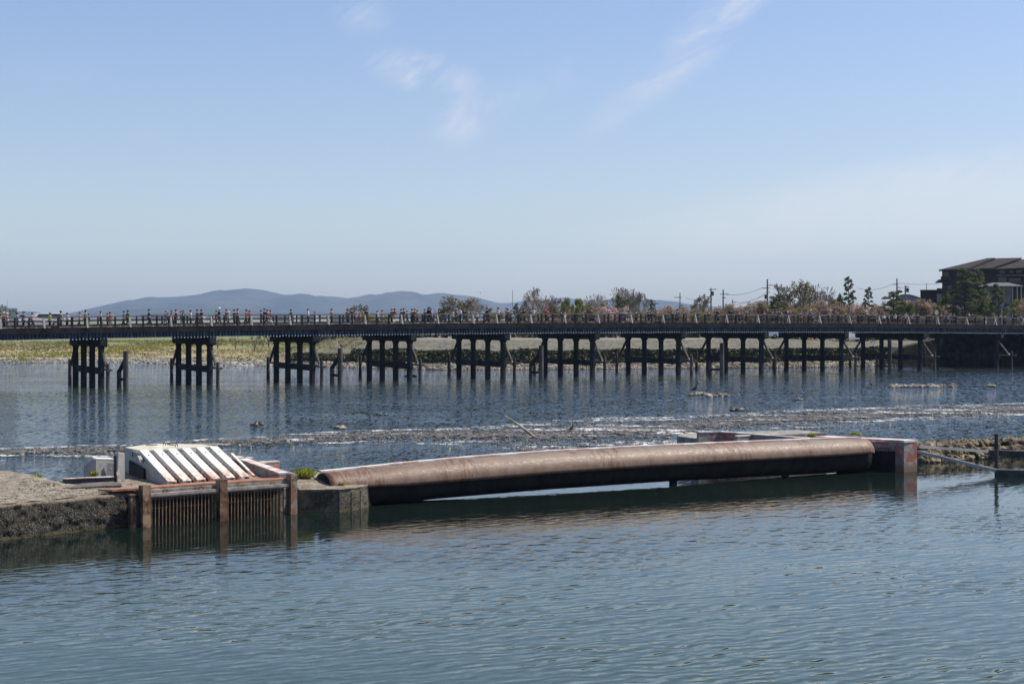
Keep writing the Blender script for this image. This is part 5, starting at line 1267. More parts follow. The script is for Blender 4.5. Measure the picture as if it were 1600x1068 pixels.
# --- the long cylindrical gate
def shp(px_):    # point on the gate line below that column (front line on the water)
    q = 1 / 53.0 + (px_ - 585) / 805.0 * (1 / 65.0 - 1 / 53.0); Y = 1 / q; return Vector(((px_ - 800) / F * Y, Y, 0))
PL = shp(516); PR = shp(1366); PD = (PR - PL).normalized(); PN = Vector((PD.y, -PD.x, 0)); PLen = (PR - PL).length
CREST = [(516, 1.20), (557, 1.24), (640, 1.34), (760, 1.45), (870, 1.51), (1000, 1.52), (1120, 1.50), (1300, 1.46), (1366, 1.42)]
LIP = [(516, .74), (640, .70), (760, .76), (870, .82), (1000, .85), (1120, .86), (1300, .85), (1366, .86)]
roll = empty('roller_gate', tuple(PL)); RO = tuple(PL)
tag(roll, 'long pink-brown cylindrical steel weir gate with rust streaks', 'weir gate')
prm = []
K = 90
for i in range(K + 1):
    t = i / K
    # column for this t
    Pp = PL + PD * (PLen * t); pxx = 800 + Pp.x / Pp.y * F
    prm.append((Pp, lerp_tab(CREST, pxx), lerp_tab(LIP, pxx)))
def shell_ring(P, zc, zl, thick, skew=0.0):
    """from the front lip over the crest to the rear edge"""
    out = []; h = zc - zl; Rr = .70
    for k in range(17):
        a = -0.06 + (math.pi * .80 + .06) * k / 16         # 0 = front, pi/2 = crest
        n_ = (Rr - thick) * math.cos(a); zz = zl + (h - thick) * max(math.sin(a), -.05) ** 1.0 if a > 0 else zl + h * math.sin(a)
        out.append(P + PN * (n_ - .66) + UZ * (zz))
    return out
vs = []; fs = []; M_ = 17
for (P_, zc, zl) in prm:
    vs += shell_ring(P_, zc, zl, 0) + shell_ring(P_, zc, zl, .045)
W2 = 2 * M_
for i in range(K):
    for k in range(M_ - 1):
        a = i * W2 + k; fs.append((a, a + W2, a + W2 + 1, a + 1)); b = a + M_; fs.append((b, b + 1, b + W2 + 1, b + W2))
    a = i * W2; fs.append((a, a + M_, a + M_ + W2, a + W2)); a = i * W2 + M_ - 1; fs.append((a, a + W2, a + W2 + M_, a + M_))
for base in (0, K * W2):
    for k in range(M_ - 1): fs.append((base + k, base + k + 1, base + M_ + k + 1, base + M_ + k))
MB().add(vs, fs).build('shell', M['shell'], roll, RO, smooth=True, fix=True)
# black drum below and behind
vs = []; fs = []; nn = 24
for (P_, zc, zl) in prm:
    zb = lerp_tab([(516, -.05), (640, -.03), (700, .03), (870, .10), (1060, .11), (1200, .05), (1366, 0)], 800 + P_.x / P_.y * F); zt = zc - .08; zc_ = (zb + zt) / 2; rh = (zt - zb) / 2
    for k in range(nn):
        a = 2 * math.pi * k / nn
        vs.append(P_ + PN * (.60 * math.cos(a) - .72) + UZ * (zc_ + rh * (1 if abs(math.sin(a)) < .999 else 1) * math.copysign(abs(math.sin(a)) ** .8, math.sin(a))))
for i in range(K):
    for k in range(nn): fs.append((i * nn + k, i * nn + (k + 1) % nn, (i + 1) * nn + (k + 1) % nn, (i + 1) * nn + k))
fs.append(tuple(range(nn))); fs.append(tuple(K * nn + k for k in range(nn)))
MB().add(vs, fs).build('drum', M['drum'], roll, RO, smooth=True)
# pink top flange along the crest, towards the far side
fl = MB()
for i in range(K):
    (a, za, _), (b, zb, _) = prm[i], prm[i + 1]
    a2_, b2_ = a - PN * .80, b - PN * .80; a3_, b3_ = a - PN * 1.1, b - PN * 1.1
    o_ = len(fl.v); fl.v += [tuple(v) for v in (a2_ + UZ * (za + .0), a3_ + UZ * (za + .0), a3_ + UZ * (za + .05), a2_ + UZ * (za + .05), b2_ + UZ * (zb + .0), b3_ + UZ * (zb + .0), b3_ + UZ * (zb + .05), b2_ + UZ * (zb + .05))]
    fl.f += [tuple(o_ + q for q in f) for f in ((0, 4, 5, 1), (1, 5, 6, 2), (2, 6, 7, 3), (3, 7, 4, 0))]
fl.build('crest_flange', M['pinkwall'], roll, RO)
for px_ in (1067, 1243):
    c = shp(px_) ; MB().tube([c + PN * -.66 + UZ * -.5, c + PN * -.66 + UZ * .1, c + PN * -.66 + UZ * .3], [.16, .16, .3], 10).build('support_foot', M['drum'], roll, RO)

# --- right end block, painted red, with a long side wall running back
rb0 = at(1433, 736.2); rblk = empty('end_block', tuple(rb0)); KO = tuple(rb0)
tag(rblk, 'red and grey flaking steel end block at the right end of the long gate', 'gate block')
zt_ = zat(686.5, rb0.y)
LW = Vector((-.58, .815, 0)).normalized(); WW = Vector((-.80, -.60, 0)).normalized()
c1 = rb0; c2 = at(1412.5, 737.5)
WWd = (c2 - c1); bk = 5.2
mb = MB(); mb.prism([(c2.x, c2.y), (c1.x, c1.y), (c1 + LW * 2.0).to_2d(), (c2 + LW * 2.0).to_2d()], -.4, zt_ - .10); mb.build('body', M['redblock'], rblk, KO)
mb = MB(); q1, q2 = c1 + (c1 - c2) * .04, c2 - (c1 - c2) * .04 - LW * .04
mb.prism([(q2.x, q2.y), (q1.x, q1.y), (q1 + LW * bk).to_2d(), (q2 + LW * bk).to_2d()], [zt_ - .095] * 2 + [zt_ - .3] * 2, [zt_, zt_, zt_ - .16, zt_ - .16]); mb.build('cap', M['pinkwall'], rblk, KO)
mb = MB(); mb.prism([(c2 + LW * 2.0).to_2d(), (c1 + LW * 2.0).to_2d(), (c1 + LW * bk).to_2d(), (c2 + LW * bk).to_2d()], .55, zt_ - .30); mb.build('side_wall', M['redblock'], rblk, KO)
# dark ledge and recess between gate end and block
r1 = at(1350, 734.5); r2 = at(1412, 736.5)
mb = MB(); mb.prism([(r1.x, r1.y), (r2.x, r2.y), (r2 + LW * 1.6).to_2d(), (r1 + LW * 1.6).to_2d()], -.4, .86); mb.build('ledge', M['drum'], rblk, KO)
mb = MB(); mb.prism([(r1 + LW * .05).to_2d(), (r2 + LW * .05).to_2d(), (r2 + LW * 1.5).to_2d(), (r1 + LW * 1.5).to_2d()], .862, .92); mb.build('ledge_top', M['concrete'], rblk, KO)
mb = MB(); r3 = at(1372, 735.5); mb.prism([(r3 + LW * .5).to_2d(), (r2 + LW * .1).to_2d(), (r2 + LW * .35).to_2d(), (r3 + LW * .75).to_2d()], zt_ - .36, zt_ - .11); mb.build('beam', M['redblock'], rblk, KO)

# --- walls behind the long gate (right) and beside the grille (left)
def wall(name, label, p0, p1, z0, z1, th, mt, top=None, cat='wall', group=None, z1b=None):
    d = (p1 - p0).normalized(); nrm = Vector((-d.y, d.x, 0)) * th
    r = empty(name, tuple(p0)); mb = MB(); zb_ = z1 if z1b is None else z1b
    mb.prism([(p0.x, p0.y), (p1.x, p1.y), (p1 + nrm).to_2d(), (p0 + nrm).to_2d()], z0, [z1 - .05, zb_ - .05, zb_ - .05, z1 - .05]); mb.build('wall_body', M[mt], r, tuple(p0))
    mb = MB(); q = nrm * .08
    mb.prism([(p0 - q).to_2d(), (p1 - q).to_2d(), (p1 + nrm + q).to_2d(), (p0 + nrm + q).to_2d()], [z1 - .048, zb_ - .048, zb_ - .048, z1 - .048], [z1, zb_, zb_, z1]); mb.build('coping', M[top or mt], r, tuple(p0))
    tag(r, label, cat, group); return r
z_s = 1.12
sl = [at(1060, 681, z_s), at(1165, 686, z_s), at(1262, 690, z_s), at(1262, 679, z_s), at(1160, 675.5, z_s)]
f_, b_, c_ = at(1060, 681.2, z_s), at(1100, 678.5, z_s), at(1260, 684, z_s)
slab = MB(); slab.prism([(f_.x, f_.y), (f_ + N * 1.6).to_2d(), (f_ + N * 1.6 + E * 7.5).to_2d(), (f_ + E * 7.5 - N * .5).to_2d(), (f_ + E * 1.2 - N * 1.3).to_2d(), (f_ + E * .2 - N * .4).to_2d()], -.4, z_s)
tag(slab.build('concrete_slab', M['conc_grey'], origin=tuple(f_)), 'grey concrete slab behind the long gate under the pink walls', 'slab')
wa = at(1092, 674.5, 1.42); wb = at(1124, 673.5, 1.42); wc = at(1254, 683.5, 1.42)
GW = 'pink capped walls behind the gate'
wall('channel_wall', 'short pink wall facing the gate at the left of the rear walls', wa, wb, .9, 1.42, .2, 'redblock', 'pinkwall', group=GW)
wall('channel_wall', 'long pink capped wall running back from the short left rear wall', wb, wc, .6, 1.42, .2, 'redblock', 'pinkwall', group=GW)
wd_, we_ = at(1152, 680.5, 1.36), at(1186, 678.8, 1.36)
wall('channel_wall', 'inner short pink wall beside the long rear wall', wd_, we_, .9, 1.36, .2, 'redblock', 'pinkwall', group=GW)
wall('channel_wall', 'inner long pink wall ending at the gate crest', we_, at(1262, 683.5, 1.36), .6, 1.36, .18, 'redblock', 'pinkwall', group=GW)
GW2 = 'pink capped walls beside the white slatted housing'
wf, wg = at(463, 742, 1.36), at(374, 711.5, 1.36)
wall('side_wall', 'long pink and white wall running back from the right grille post', wf.lerp(wg, .13), wg, .9, 1.36, .3, 'redblock', 'pinkwall', group=GW2)
wall('side_wall', 'upper short pink wall stub left of the lower stub, behind the slats', at(368, 716, 1.36), at(395, 714.5, 1.36), .8, 1.36, .25, 'redblock', 'pinkwall', group=GW2)
wall('side_wall', 'lower short pink wall stub above the left end of the gate', at(408, 721.5, 1.36), at(437, 719.5, 1.36), .8, 1.36, .25, 'redblock', 'pinkwall', group=GW2)

# --- white slatted housing
hz_ = 1.94; h = empty('machine_housing', tuple(at(262, 752, 1.1))); HO = tuple(h.location)
tag(h, 'white steel machine housing with six sloping slats above the grille', 'housing')
tA, tB, tC, tD, tE = at(195, 698.5, hz_), at(218, 703.5, hz_), at(338, 696.8, hz_), at(312, 693.3, hz_), at(242, 692.6, hz_)
MB().prism([v.to_2d() for v in (tA, tB, tC, tD, tE)], hz_ - .05, hz_).build('roof', M['ivory'], h, HO)
sB1 = at(262, 752, 1.1)
SB = [at(150 + a * .18725, 670 + b * .18725, 1.18) for a, b in ((638, 440), (762, 432), (882, 424), (1005, 415), (1130, 408), (1247, 400))]
ST = [at(150 + a * .18725, 670 + b * .18725, hz_ + .02) for a, b in ((398, 178), (512, 172), (633, 168), (751, 162), (869, 155), (981, 148))]
dslat = (SB[5] - SB[0]).to_3d().normalized(); dslat = Vector((dslat.x, dslat.y, 0)).normalized()
for b, t_ in zip(SB, ST):
    mb = MB(); d = (t_ - b).normalized(); up = dslat.cross(d).normalized()
    if up.z < 0: up = -up
    L_ = (t_ - b).length; mid = (b + t_) / 2
    mb.box(mid, (.30, L_, .035), (dslat, d, up)); mb.box(mid - dslat * .135 - up * .085, (.03, L_, .15), (dslat, d, up)); mb.box(mid + dslat * .135 - up * .085, (.03, L_, .15), (dslat, d, up))
    sl_ = mb.build('slat', M['slat'], h, HO)
    bo = MB(); q = b.lerp(t_, .82) + up * .02; bo.tube([q, q + up * .015], .03, 8); bo.build('bolt', M['darkgrey'], sl_, HO)
# backing under slats (light scrap and dark gaps)
mb = MB(); dn = Vector((0, 0, -.26)); mb.add([SB[0] + dn, SB[5] + dn, ST[5] + dn * 1.0, ST[0] + dn * 1.0], [(0, 1, 2, 3)]); mb.build('inner_plate', M['darkgrey'], h, HO)
mb = MB()
for k in (.28, .55, .8):
    a = SB[0].lerp(ST[0], k) + Vector((0, 0, -.16)); b = SB[5].lerp(ST[5], k) + Vector((0, 0, -.16)); mb.bar(a, b, .07, .07)
mb.build('cross_bar', M['rust'], h, HO)
# left side panel
gA = Vector((tA.x, tA.y, 1.0)); gB = Vector((SB[0].x, SB[0].y, 1.0)) - dslat * .17
tB_ = ST[0] - dslat * .17; tB_.z = hz_ - .06
mb = MB(); pts = [gA, gB, SB[0] - dslat * .17 - UZ * .03, tB_, Vector((tA.x, tA.y, hz_ - .055))]; mb.extr(pts, dslat * .03); mb.build('side_panel', M['grey_paint'], h, HO)
mb = MB(); q0 = gA.lerp(gB, .16); q1 = gA.lerp(gB, .52); off_ = -dslat * .05
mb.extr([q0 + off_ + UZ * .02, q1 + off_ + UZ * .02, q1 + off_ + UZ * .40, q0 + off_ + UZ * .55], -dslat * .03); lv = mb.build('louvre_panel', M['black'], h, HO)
mb = MB()
for k in range(5): a = q0 + off_ * 1.8 + UZ * (.08 + .09 * k); b = q1 + off_ * 1.8 + UZ * (.06 + .066 * k); mb.bar(a, b, .02, .02)
mb.build('louvre_blade', M['darkgrey'], lv, HO)
mb = MB(); q2 = gA.lerp(gB, .42) + off_ + UZ * .62; mb.extr([q2, q2 + (gB - gA).normalized() * .28, q2 + (gB - gA).normalized() * .28 + UZ * .1, q2 + (gB - gA).normalized() * .1 + UZ * .18, q2 + UZ * .2], -dslat * .12); mb.build('side_box', M['grey_paint'], h, HO)
mb = MB(); q3 = gA.lerp(gB, .22) + off_ * .8 + UZ * .7; mb.extr([q3, q3 + (gB - gA).normalized() * .09, q3 + (gB - gA).normalized() * .09 + UZ * .18, q3 + UZ * .18], -dslat * .02); mb.build('hatch', M['darkgrey'], h, HO)
for px_, py_ in ((257, 696), (275.5, 698.5)):
    c = at(px_, py_, hz_ + .0); pts = [c + Vector((.045 * math.cos(t), 0, .06 + .06 * math.sin(t))) for t in [-.9 + (math.pi + 1.8) * k / 12 for k in range(13)]]; MB().tube(pts, .014, 6).build('lifting_ring', M['darkgrey'], h, HO)
for pA, pB in (((208, 694.5), (214, 694.8)), ((228, 694.8), (246, 694.2)), ((262, 693.5), (272, 694.5))):
    a, b = at(*pA, hz_ + .02), at(*pB, hz_ + .02); MB().bar(a, b, .05, .03).build('strip_plate', M['rust_bar'], h, HO)
# seventh, thin slat at right
a, b = at(397, 743.5, 1.15), at(362, 708.5, 1.7); mb = MB(); mb.bar(a, b, .09, .05); tag(mb.build('loose_plank', M['slat'], origin=tuple(a)), 'thin white plank leaning right of the six slats', 'plank')
# floor between housing and walls, behind the grille
fl2 = MB(); fl2.prism([v.to_2d() for v in (gp(-1.3, -.9), gp(GL, -.7), at(463, 741, 1.0), at(385, 722, 1.0), at(330, 708, 1.0), at(190, 724, 1.0), at(178, 748, 1.0))], -.3, 1.045)
tag(fl2.build('machine_floor', M['concrete'], origin=tuple(gp(0, -1))), 'concrete floor between the slatted housing and the pink side wall', 'floor')
# --- equipment left of the housing
cw = empty('cowling', tuple(at(155, 746, 1.05))); CO = tuple(cw.location); tag(cw, 'grey and white steel cowling left of the machine housing', 'cowling')
c0, c1_, c2_ = at(131, 747, 1.05), at(150, 747, 1.05), at(178, 745, 1.05)
mb = MB(); mb.extr([c0, c1_, c1_ + UZ * .66, c1_.lerp(c0, .25) + UZ * .68, c0 + UZ * .40], Vector((.02, .12, 0))); mb.build('flared_side', M['grey_paint'], cw, CO)
mb = MB(); mb.extr([c1_, c2_, c2_ + UZ * .60, c1_ + UZ * .66], Vector((-.25, .45, 0))); mb.build('casing', M['grey_paint'], cw, CO)
mb = MB(); e1 = c1_ + UZ * .665 + Vector((0, -.01, 0)); e2 = c2_ + UZ * .61 + Vector((0, -.01, 0)); mb.extr([e1, e2, e2 + Vector((-.28, .5, 0)), e1 + Vector((-.28, .5, 0))], (0, 0, .03)); mb.build('lid', M['slat'], cw, CO)
mb = MB(); d0 = at(168, 746, 1.05); mb.extr([d0, at(181, 745.5, 1.05), at(181, 745.5, 1.05) + UZ * .5, d0 + UZ * .52], Vector((0, -.05, 0))); mb.build('door', M['grey_paint'], cw, CO)
c = d0 + Vector((.12, -.07, .30)); MB().tube([c, c + Vector((0, -.03, 0))], .035, 10).build('knob', M['slat'], cw, CO)
du = empty('duct_column', tuple(at(187, 753, 1.06))); DO = tuple(du.location); tag(du, 'upright bent duct and mossy stake against the left side of the housing', 'duct')
e0 = at(183, 752, 1.06); mb = MB(); mb.extr([e0, at(195, 751, 1.06), at(195, 751, 1.06) + UZ * .92, e0 + Vector((.05, 0, .98)), e0 + UZ * .92], Vector((-.1, .25, 0))); mb.build('duct', M['grey_paint'], du, DO)
mb = MB(); e1 = at(178, 751, 1.06); mb.extr([e1, at(182, 751, 1.06), at(182, 751, 1.06) + UZ * .86, e1 + UZ * .86], Vector((0, -.04, 0))); mb.build('switch_box', M['darkgrey'], du, DO)
mb = MB(); mb.bar(at(187, 756, 1.06), at(181, 748, 1.06) + UZ * .62, .09, .06); mb.build('mossy_stake', M['concrete'], du, DO)
b0, b1 = at(98, 756, 1.07), at(178, 752.5, 1.07); be = empty('white_beam', tuple(b0)); tag(be, 'long white topped dark beam lying left of the machine housing', 'beam')
MB().bar(b0 + UZ * .08, b1 + UZ * .08, .12, .17).build('web', M['darkgrey'], be, tuple(b0)); MB().bar(b0 + UZ * .18, b1 + UZ * .18, .2, .025).build('flange', M['slat'], be, tuple(b0))
mb = MB(); gg = [at(97, 764, 1.1), at(190, 758.5, 1.1), at(176, 753.5, 1.1), at(128, 756, 1.1)]
gr_ = empty('floor_grating', tuple(gg[0])); tag(gr_, 'dark steel floor grating set in the concrete platform', 'grating')
mb.prism([v.to_2d() for v in gg], 1.06, 1.125); mb.build('plate', M['darkgrey'], gr_, tuple(gg[0])); mb = MB()
for k in range(9):
    t = (k + .5) / 9; a = gg[0].lerp(gg[3], t); b = gg[1].lerp(gg[2], t); mb.bar(a + UZ * .035, b + UZ * .035, .02, .02)
mb.build('ribs', M['steel_grey'], gr_, tuple(gg[0]))

# --- right breakwater, post and beams
bw = MB(); bwl = [(at(1436, 722), 1.02), (at(1480, 720), 1.0), (at(1530, 716), 1.05), (at(1600, 711), 1.12), (at(1760, 706), 1.2)]
core = MB(); pts = [v for v, _ in bwl]
core.prism([v.to_2d() for v in pts] + [(v + Vector((-1.2, 3.0, 0))).to_2d() for v in reversed(pts)], -.4, .5)
bwo = empty('breakwater', tuple(pts[0])); tag(bwo, 'brown boulder breakwater right of the red end block', 'breakwater')
core.build('core', M['brown_stone'], bwo, tuple(pts[0]))
rs = random.Random(5)
for i in range(1900):
    k = rs.uniform(0, len(pts) - 1.001); j = int(k); v = pts[j].lerp(pts[j + 1], k - j); dpt = rs.uniform(-.25, 2.2)
    zz = min(.66, .05 + max(0, dpt + .2) * rs.uniform(.6, 1.6)) if dpt < .8 else rs.uniform(.48, .64)
    stone(bw, (v.x - dpt * .37, v.y + dpt * .93, zz), rs.uniform(.07, .21), rs, .8, 1)
bo_ = bw.build('boulders', M['brown_stone'], bwo, tuple(pts[0]), smooth=False, fix=False); bo_['kind'] = 'stuff'
pp = at(1557, 740.5); tag(MB().tube([pp - UZ * .5, pp + UZ * 1.72], .085, 10).build('mooring_post', M['darkgrey'], origin=tuple(pp), smooth=False), 'thin dark post standing in the water near the right edge', 'post')
a = at(1435, 697.5, 1.12); b = atY(1546, 66.5, zat(705, 66.5)); bm1 = empty('boom_beam', tuple(a)); tag(bm1, 'upper pale rail from the end block to a dark beam over the breakwater', 'beam', 'booms right of the end block')
MB().bar(a, b, .12, .11).build('pale_rail', M['grey_paint'], bm1, tuple(a)); cR = atY(1700, 65.4, b.z - .12); MB().bar(b - UZ * .05, cR, .3, .26).build('dark_beam', M['darkgrey'], bm1, tuple(a))
a = at(1435, 705.5, .9); b = at(1557, 735, .2); bm2 = empty('boom_beam', tuple(a)); tag(bm2, 'lower pale rail sloping from the end block down to the floating dark boom', 'beam', 'booms right of the end block')
MB().bar(a, b, .13, .13).build('pale_rail', M['grey_paint'], bm2, tuple(a)); cR = atY(1700, 62.5, .12); MB().bar(Vector((b.x, b.y, .12)), cR, .42, .28).build('dark_boom', M['darkgrey'], bm2, tuple(a))

# ------------------------------------------------------------------ buildings
def hbox(mb, x0, x1, y0, y1, z0, z1): mb.prism([(x0, y0), (x1, y0), (x1, y1), (x0, y1)], z0, z1)
Yb = 300
def bx(px): return (px - 800) / F * Yb
def bz(py): return zat(py, Yb)
apt = empty('apartment_building', (bx(1472), Yb, 3.9), 0); AO = tuple(apt.location)
tag(apt, 'large dark brown hotel building with stepped sloping tiled roofs at far right', 'building')
hbox(mb := MB(), bx(1472), bx(1532), Yb, Yb + 16, 3.5, bz(421)); mb.build('wall', M['dark_wall'], apt, AO)
hbox(mb := MB(), bx(1532), bx(1572), Yb + 2, Yb + 16, 3.5, bz(420)); mb.build('wall', M['dark_wall'], apt, AO)
hbox(mb := MB(), bx(1572), bx(1660), Yb + 4, Yb + 18, 3.5, bz(418)); mb.build('wall', M['dark_wall'], apt, AO)
def roof(pxs, rows_, y0, y1, m='roof_tile'):
    # roof slab: eave front line low, ridge back line high
    (a, b), (c, d) = pxs, rows_
    mb = MB(); A0 = Vector((bx(a), y0, bz(rows_[0]))); A1 = Vector((bx(b), y0, bz(rows_[0] - .5)))
    return mb
def slab3(pts, th=.3):
    mb = MB(); mb.extr([Vector(p) for p in pts], (0, 0, -th)); return mb
slab3([(bx(1467), Yb - 1, bz(421.5)), (bx(1511), Yb - 1, bz(419.5)), (bx(1552), Yb + 5, bz(402)), (bx(1541), Yb + 6, bz(402))]).build('roof', M['roof_tile'], apt, AO)
slab3([(bx(1511), Yb - .4, bz(421)), (bx(1545), Yb - .4, bz(419)), (bx(1592), Yb + 6, bz(402)), (bx(1550), Yb + 6, bz(402.5))]).build('roof', M['roof_tile'], apt, AO)
slab3([(bx(1540), Yb + .4, bz(421)), (bx(1640), Yb + .4, bz(417)), (bx(1660), Yb + 7, bz(403)), (bx(1582), Yb + 7, bz(404.5))]).build('roof', M['roof_tile'], apt, AO)
# soffit depth and storeys
for (a, b, c, d) in ((1470, 1487, 432, 438), ):
    hbox(mb := MB(), bx(a), bx(b), Yb - 1.2, Yb, bz(438), bz(432)); mb.build('balcony', M['dark_wall'], apt, AO)
slab3([(bx(1461.5), Yb - 1.4, bz(441)), (bx(1487), Yb - 1.4, bz(441)), (bx(1487), Yb, bz(436)), (bx(1467), Yb, bz(436.5))], .15).build('canopy', M['roof_tile'], apt, AO)
for (a, b, c, d) in ((1475, 1482, 425, 431), (1480, 1486, 446, 450.5), (1480, 1485, 465, 468.5), (1558, 1566, 421.5, 427), (1569, 1580, 421, 426.5), (1583, 1592, 421, 426), (1556, 1568, 433, 440), (1572, 1590, 434, 440), (1494, 1503, 425, 431), (1496, 1503, 446, 451)):
    yy = Yb if a < 1532 else (Yb + 2 if b < 1572 else Yb + 4)
    hbox(mb := MB(), bx(a), bx(b), yy - .06, yy + .1, bz(d), bz(c)); wn = mb.build('window', M['glass'], apt, AO)
    hbox(mb := MB(), bx(a) - .1, bx(b) + .1, yy - .14, yy - .062, bz(d) - .1, bz(d) + .05); mb.build('sill', M['roof_grey'], wn, AO)
for z_ in (429.5, 441.5):
    hbox(mb := MB(), bx(1553), bx(1598), Yb + 1.0, Yb + 3.9, bz(z_ + 1.6), bz(z_)); mb.build('balcony', M['roof_grey'] if z_ < 430 else M['dark_wall'], apt, AO)
hbox(mb := MB(), bx(1464), bx(1472), Yb + 1, Yb + 8, bz(458.5), bz(450)); mb.build('side_wing', M['dark_wall'], apt, AO)
hbox(mb := MB(), bx(1464), bx(1472), Yb + 1.2, Yb + 8, 3.5, bz(458.6)); mb.build('white_wing', M['white_wall'], apt, AO)
Yb = 275
pv = empty('pavilion', (bx(1534), Yb, 3.9)); VO = tuple(pv.location); tag(pv, 'grey-roofed pavilion house in front of the dark hotel', 'building')
hbox(mb := MB(), bx(1534), bx(1578), Yb, Yb + 6, 3.5, bz(447)); mb.build('wall', M['roof_grey'], pv, VO)
for a in (1579, 1586, 1592): hbox(mb := MB(), bx(a), bx(a) + .16, Yb + .2, Yb + .4, 3.5, bz(447)); mb.build('pillar', M['grey_sign'], pv, VO)
rp_ = MB(); e_ = [(bx(1528), Yb - .8, bz(447)), (bx(1596), Yb - .8, bz(447)), (bx(1596), Yb + 7, bz(447)), (bx(1528), Yb + 7, bz(447))]; t1_ = (bx(1550), Yb + 3, bz(441)); t2_ = (bx(1574), Yb + 3, bz(441))
rp_.add(e_ + [t1_, t2_], [(0, 1, 5, 4), (1, 2, 5), (2, 3, 4, 5), (3, 0, 4), (3, 2, 1, 0)]); rp_.build('roof', M['roof_grey'], pv, VO)
hbox(mb := MB(), bx(1545), bx(1552), Yb - .05, Yb + .1, bz(460), bz(452)); mb.build('window', M['glass'], pv, VO)
Yb = 310
db = empty('dark_box_building', (bx(1438), Yb, 3.9)); tag(db, 'low black box building with a roof mast left of the hotel', 'building'); O_ = tuple(db.location)
hbox(mb := MB(), bx(1438), bx(1464), Yb, Yb + 8, 3.5, bz(453.5)); mb.build('wall', M['dark_wall'], db, O_)
hbox(mb := MB(), bx(1437.6), bx(1464.3), Yb - .3, Yb + 8.3, bz(453.4), bz(452.6)); mb.build('parapet', M['roof_grey'], db, O_)
MB().tube([(bx(1447.5), Yb + 2, bz(453)), (bx(1447.5), Yb + 2, bz(442))], .06, 6).build('mast', M['pole'], db, O_)
gh = empty('curved_roof_shed', (bx(1403), Yb, 3.9)); tag(gh, 'low pale building with a curved roof left of the black box building', 'building'); O_ = tuple(gh.location)
arc = [(bx(1403 + 36 * k / 10), bz(465 - 6.2 * math.sin(math.pi * (.25 + .75 * k / 10)) + 2)) for k in range(11)]
mb = MB(); mb.extr([Vector((arc[0][0], Yb + 4, 3.5))] + [Vector((a, Yb + 4, b)) for a, b in arc] + [Vector((arc[-1][0], Yb + 4, 3.5))], (0, 8, 0)); mb.build('wall', M['white_wall'], gh, O_)
for k in range(10): (a, b), (c, d) = arc[k], arc[k + 1]; mb = MB() if k == 0 else mb; mb.add([(a, Yb + 3.7, b + .02), (c, Yb + 3.7, d + .02), (c, Yb + 12.3, d + .02), (a, Yb + 12.3, b + .02), (a, Yb + 3.7, b + .22), (c, Yb + 3.7, d + .22), (c, Yb + 12.3, d + .22), (a, Yb + 12.3, b + .22)], [(0, 1, 5, 4), (4, 5, 6, 7), (2, 3, 7, 6)])
mb.build('roof', M['roof_grey'], gh, O_)
Yb = 300
hs = empty('gabled_house', (bx(1165), Yb, 3.9)); tag(hs, 'grey house with a low hipped roof behind the cherry trees', 'building'); O_ = tuple(hs.location)
hbox(mb := MB(), bx(1165), bx(1240), Yb, Yb + 8, 3.5, bz(479)); mb.build('wall', M['roof_grey'], hs, O_)
mb = MB(); mb.add([(bx(1160), Yb - 1, bz(480)), (bx(1245), Yb - 1, bz(478)), (bx(1245), Yb + 9, bz(478)), (bx(1160), Yb + 9, bz(480)), (bx(1182), Yb + 4, bz(469.5)), (bx(1225), Yb + 4, bz(470.5))], [(0, 1, 5, 4), (1, 2, 5), (2, 3, 4, 5), (3, 0, 4), (3, 2, 1, 0)]); mb.build('roof', M['roof_grey'], hs, O_)
hbox(mb := MB(), bx(1168), bx(1176), Yb - .06, Yb + .1, bz(489), bz(483)); mb.build('window', M['glass'], hs, O_)
Yb = 620
wb_ = empty('white_building', (bx(27), Yb, 3.6)); tag(wb_, 'pale office building in two steps behind the left end of the bridge', 'building'); O_ = tuple(wb_.location)
hbox(mb := MB(), bx(-30), bx(12), Yb, Yb + 20, 3, bz(478)); mb.build('wall', M['white_wall'], wb_, O_)
hbox(mb := MB(), bx(12), bx(27), Yb + 1, Yb + 20, 3, bz(481.3)); mb.build('wall', M['white_wall'], wb_, O_)
hbox(mb := MB(), bx(3.2), bx(5.6), Yb + 3, Yb + 5, bz(478), bz(475.5)); mb.build('roof_tank', M['roof_grey'], wb_, O_)
MB().tube([(bx(12.4), Yb + 3, bz(480)), (bx(12.4), Yb + 3, bz(467))], .08, 6).build('mast', M['white_wall'], wb_, O_)
for (a, c) in ((1.5, 484), (8.5, 482), (15.5, 485), (20, 484), (15.5, 490), (8.5, 488), (1.5, 490), (24, 486)):
    hbox(mb := MB(), bx(a), bx(a + 1.7), Yb - .1 + (1 if a > 11 else 0), Yb + .5 + (1 if a > 11 else 0), bz(c + 2.6), bz(c)); mb.build('window', M['glass'], wb_, O_)
for b_ in (apt, pv, db, gh, hs, wb_): b_.rotation_euler = (0, 0, -math.atan2(b_.location.x, b_.location.y))
# blocks of the town far off between the trees
trnd = random.Random(8)
for k, (px, w_, top, Yb) in enumerate([(88, 26, 492, 1500), (240, 40, 492.5, 1700), (300, 30, 493, 1600), (440, 40, 491.5, 1500), (480, 24, 493, 1300), (530, 26, 492, 1400), (1042, 26, 486, 900), (660, 26, 491, 1200)]):
    r = empty('distant_building', (bx(px), Yb, 3.6)); later(tag(r, None, 'building', 'distant low buildings behind the bridge'), px, 'distant low pale building seen through the railings behind the bridge'); O_ = tuple(r.location)
    hbox(mb := MB(), bx(px - w_ / 2), bx(px + w_ / 2), Yb, Yb + 20, 3, bz(top)); mb.build('wall', M['white_wall'], r, O_); hbox(mb := MB(), bx(px - w_ / 2) - .5, bx(px + w_ / 2) + .5, Yb - .5, Yb + 20.5, bz(top) + .003, bz(top) + .6); mb.build('roof', M['roof_grey'], r, O_)

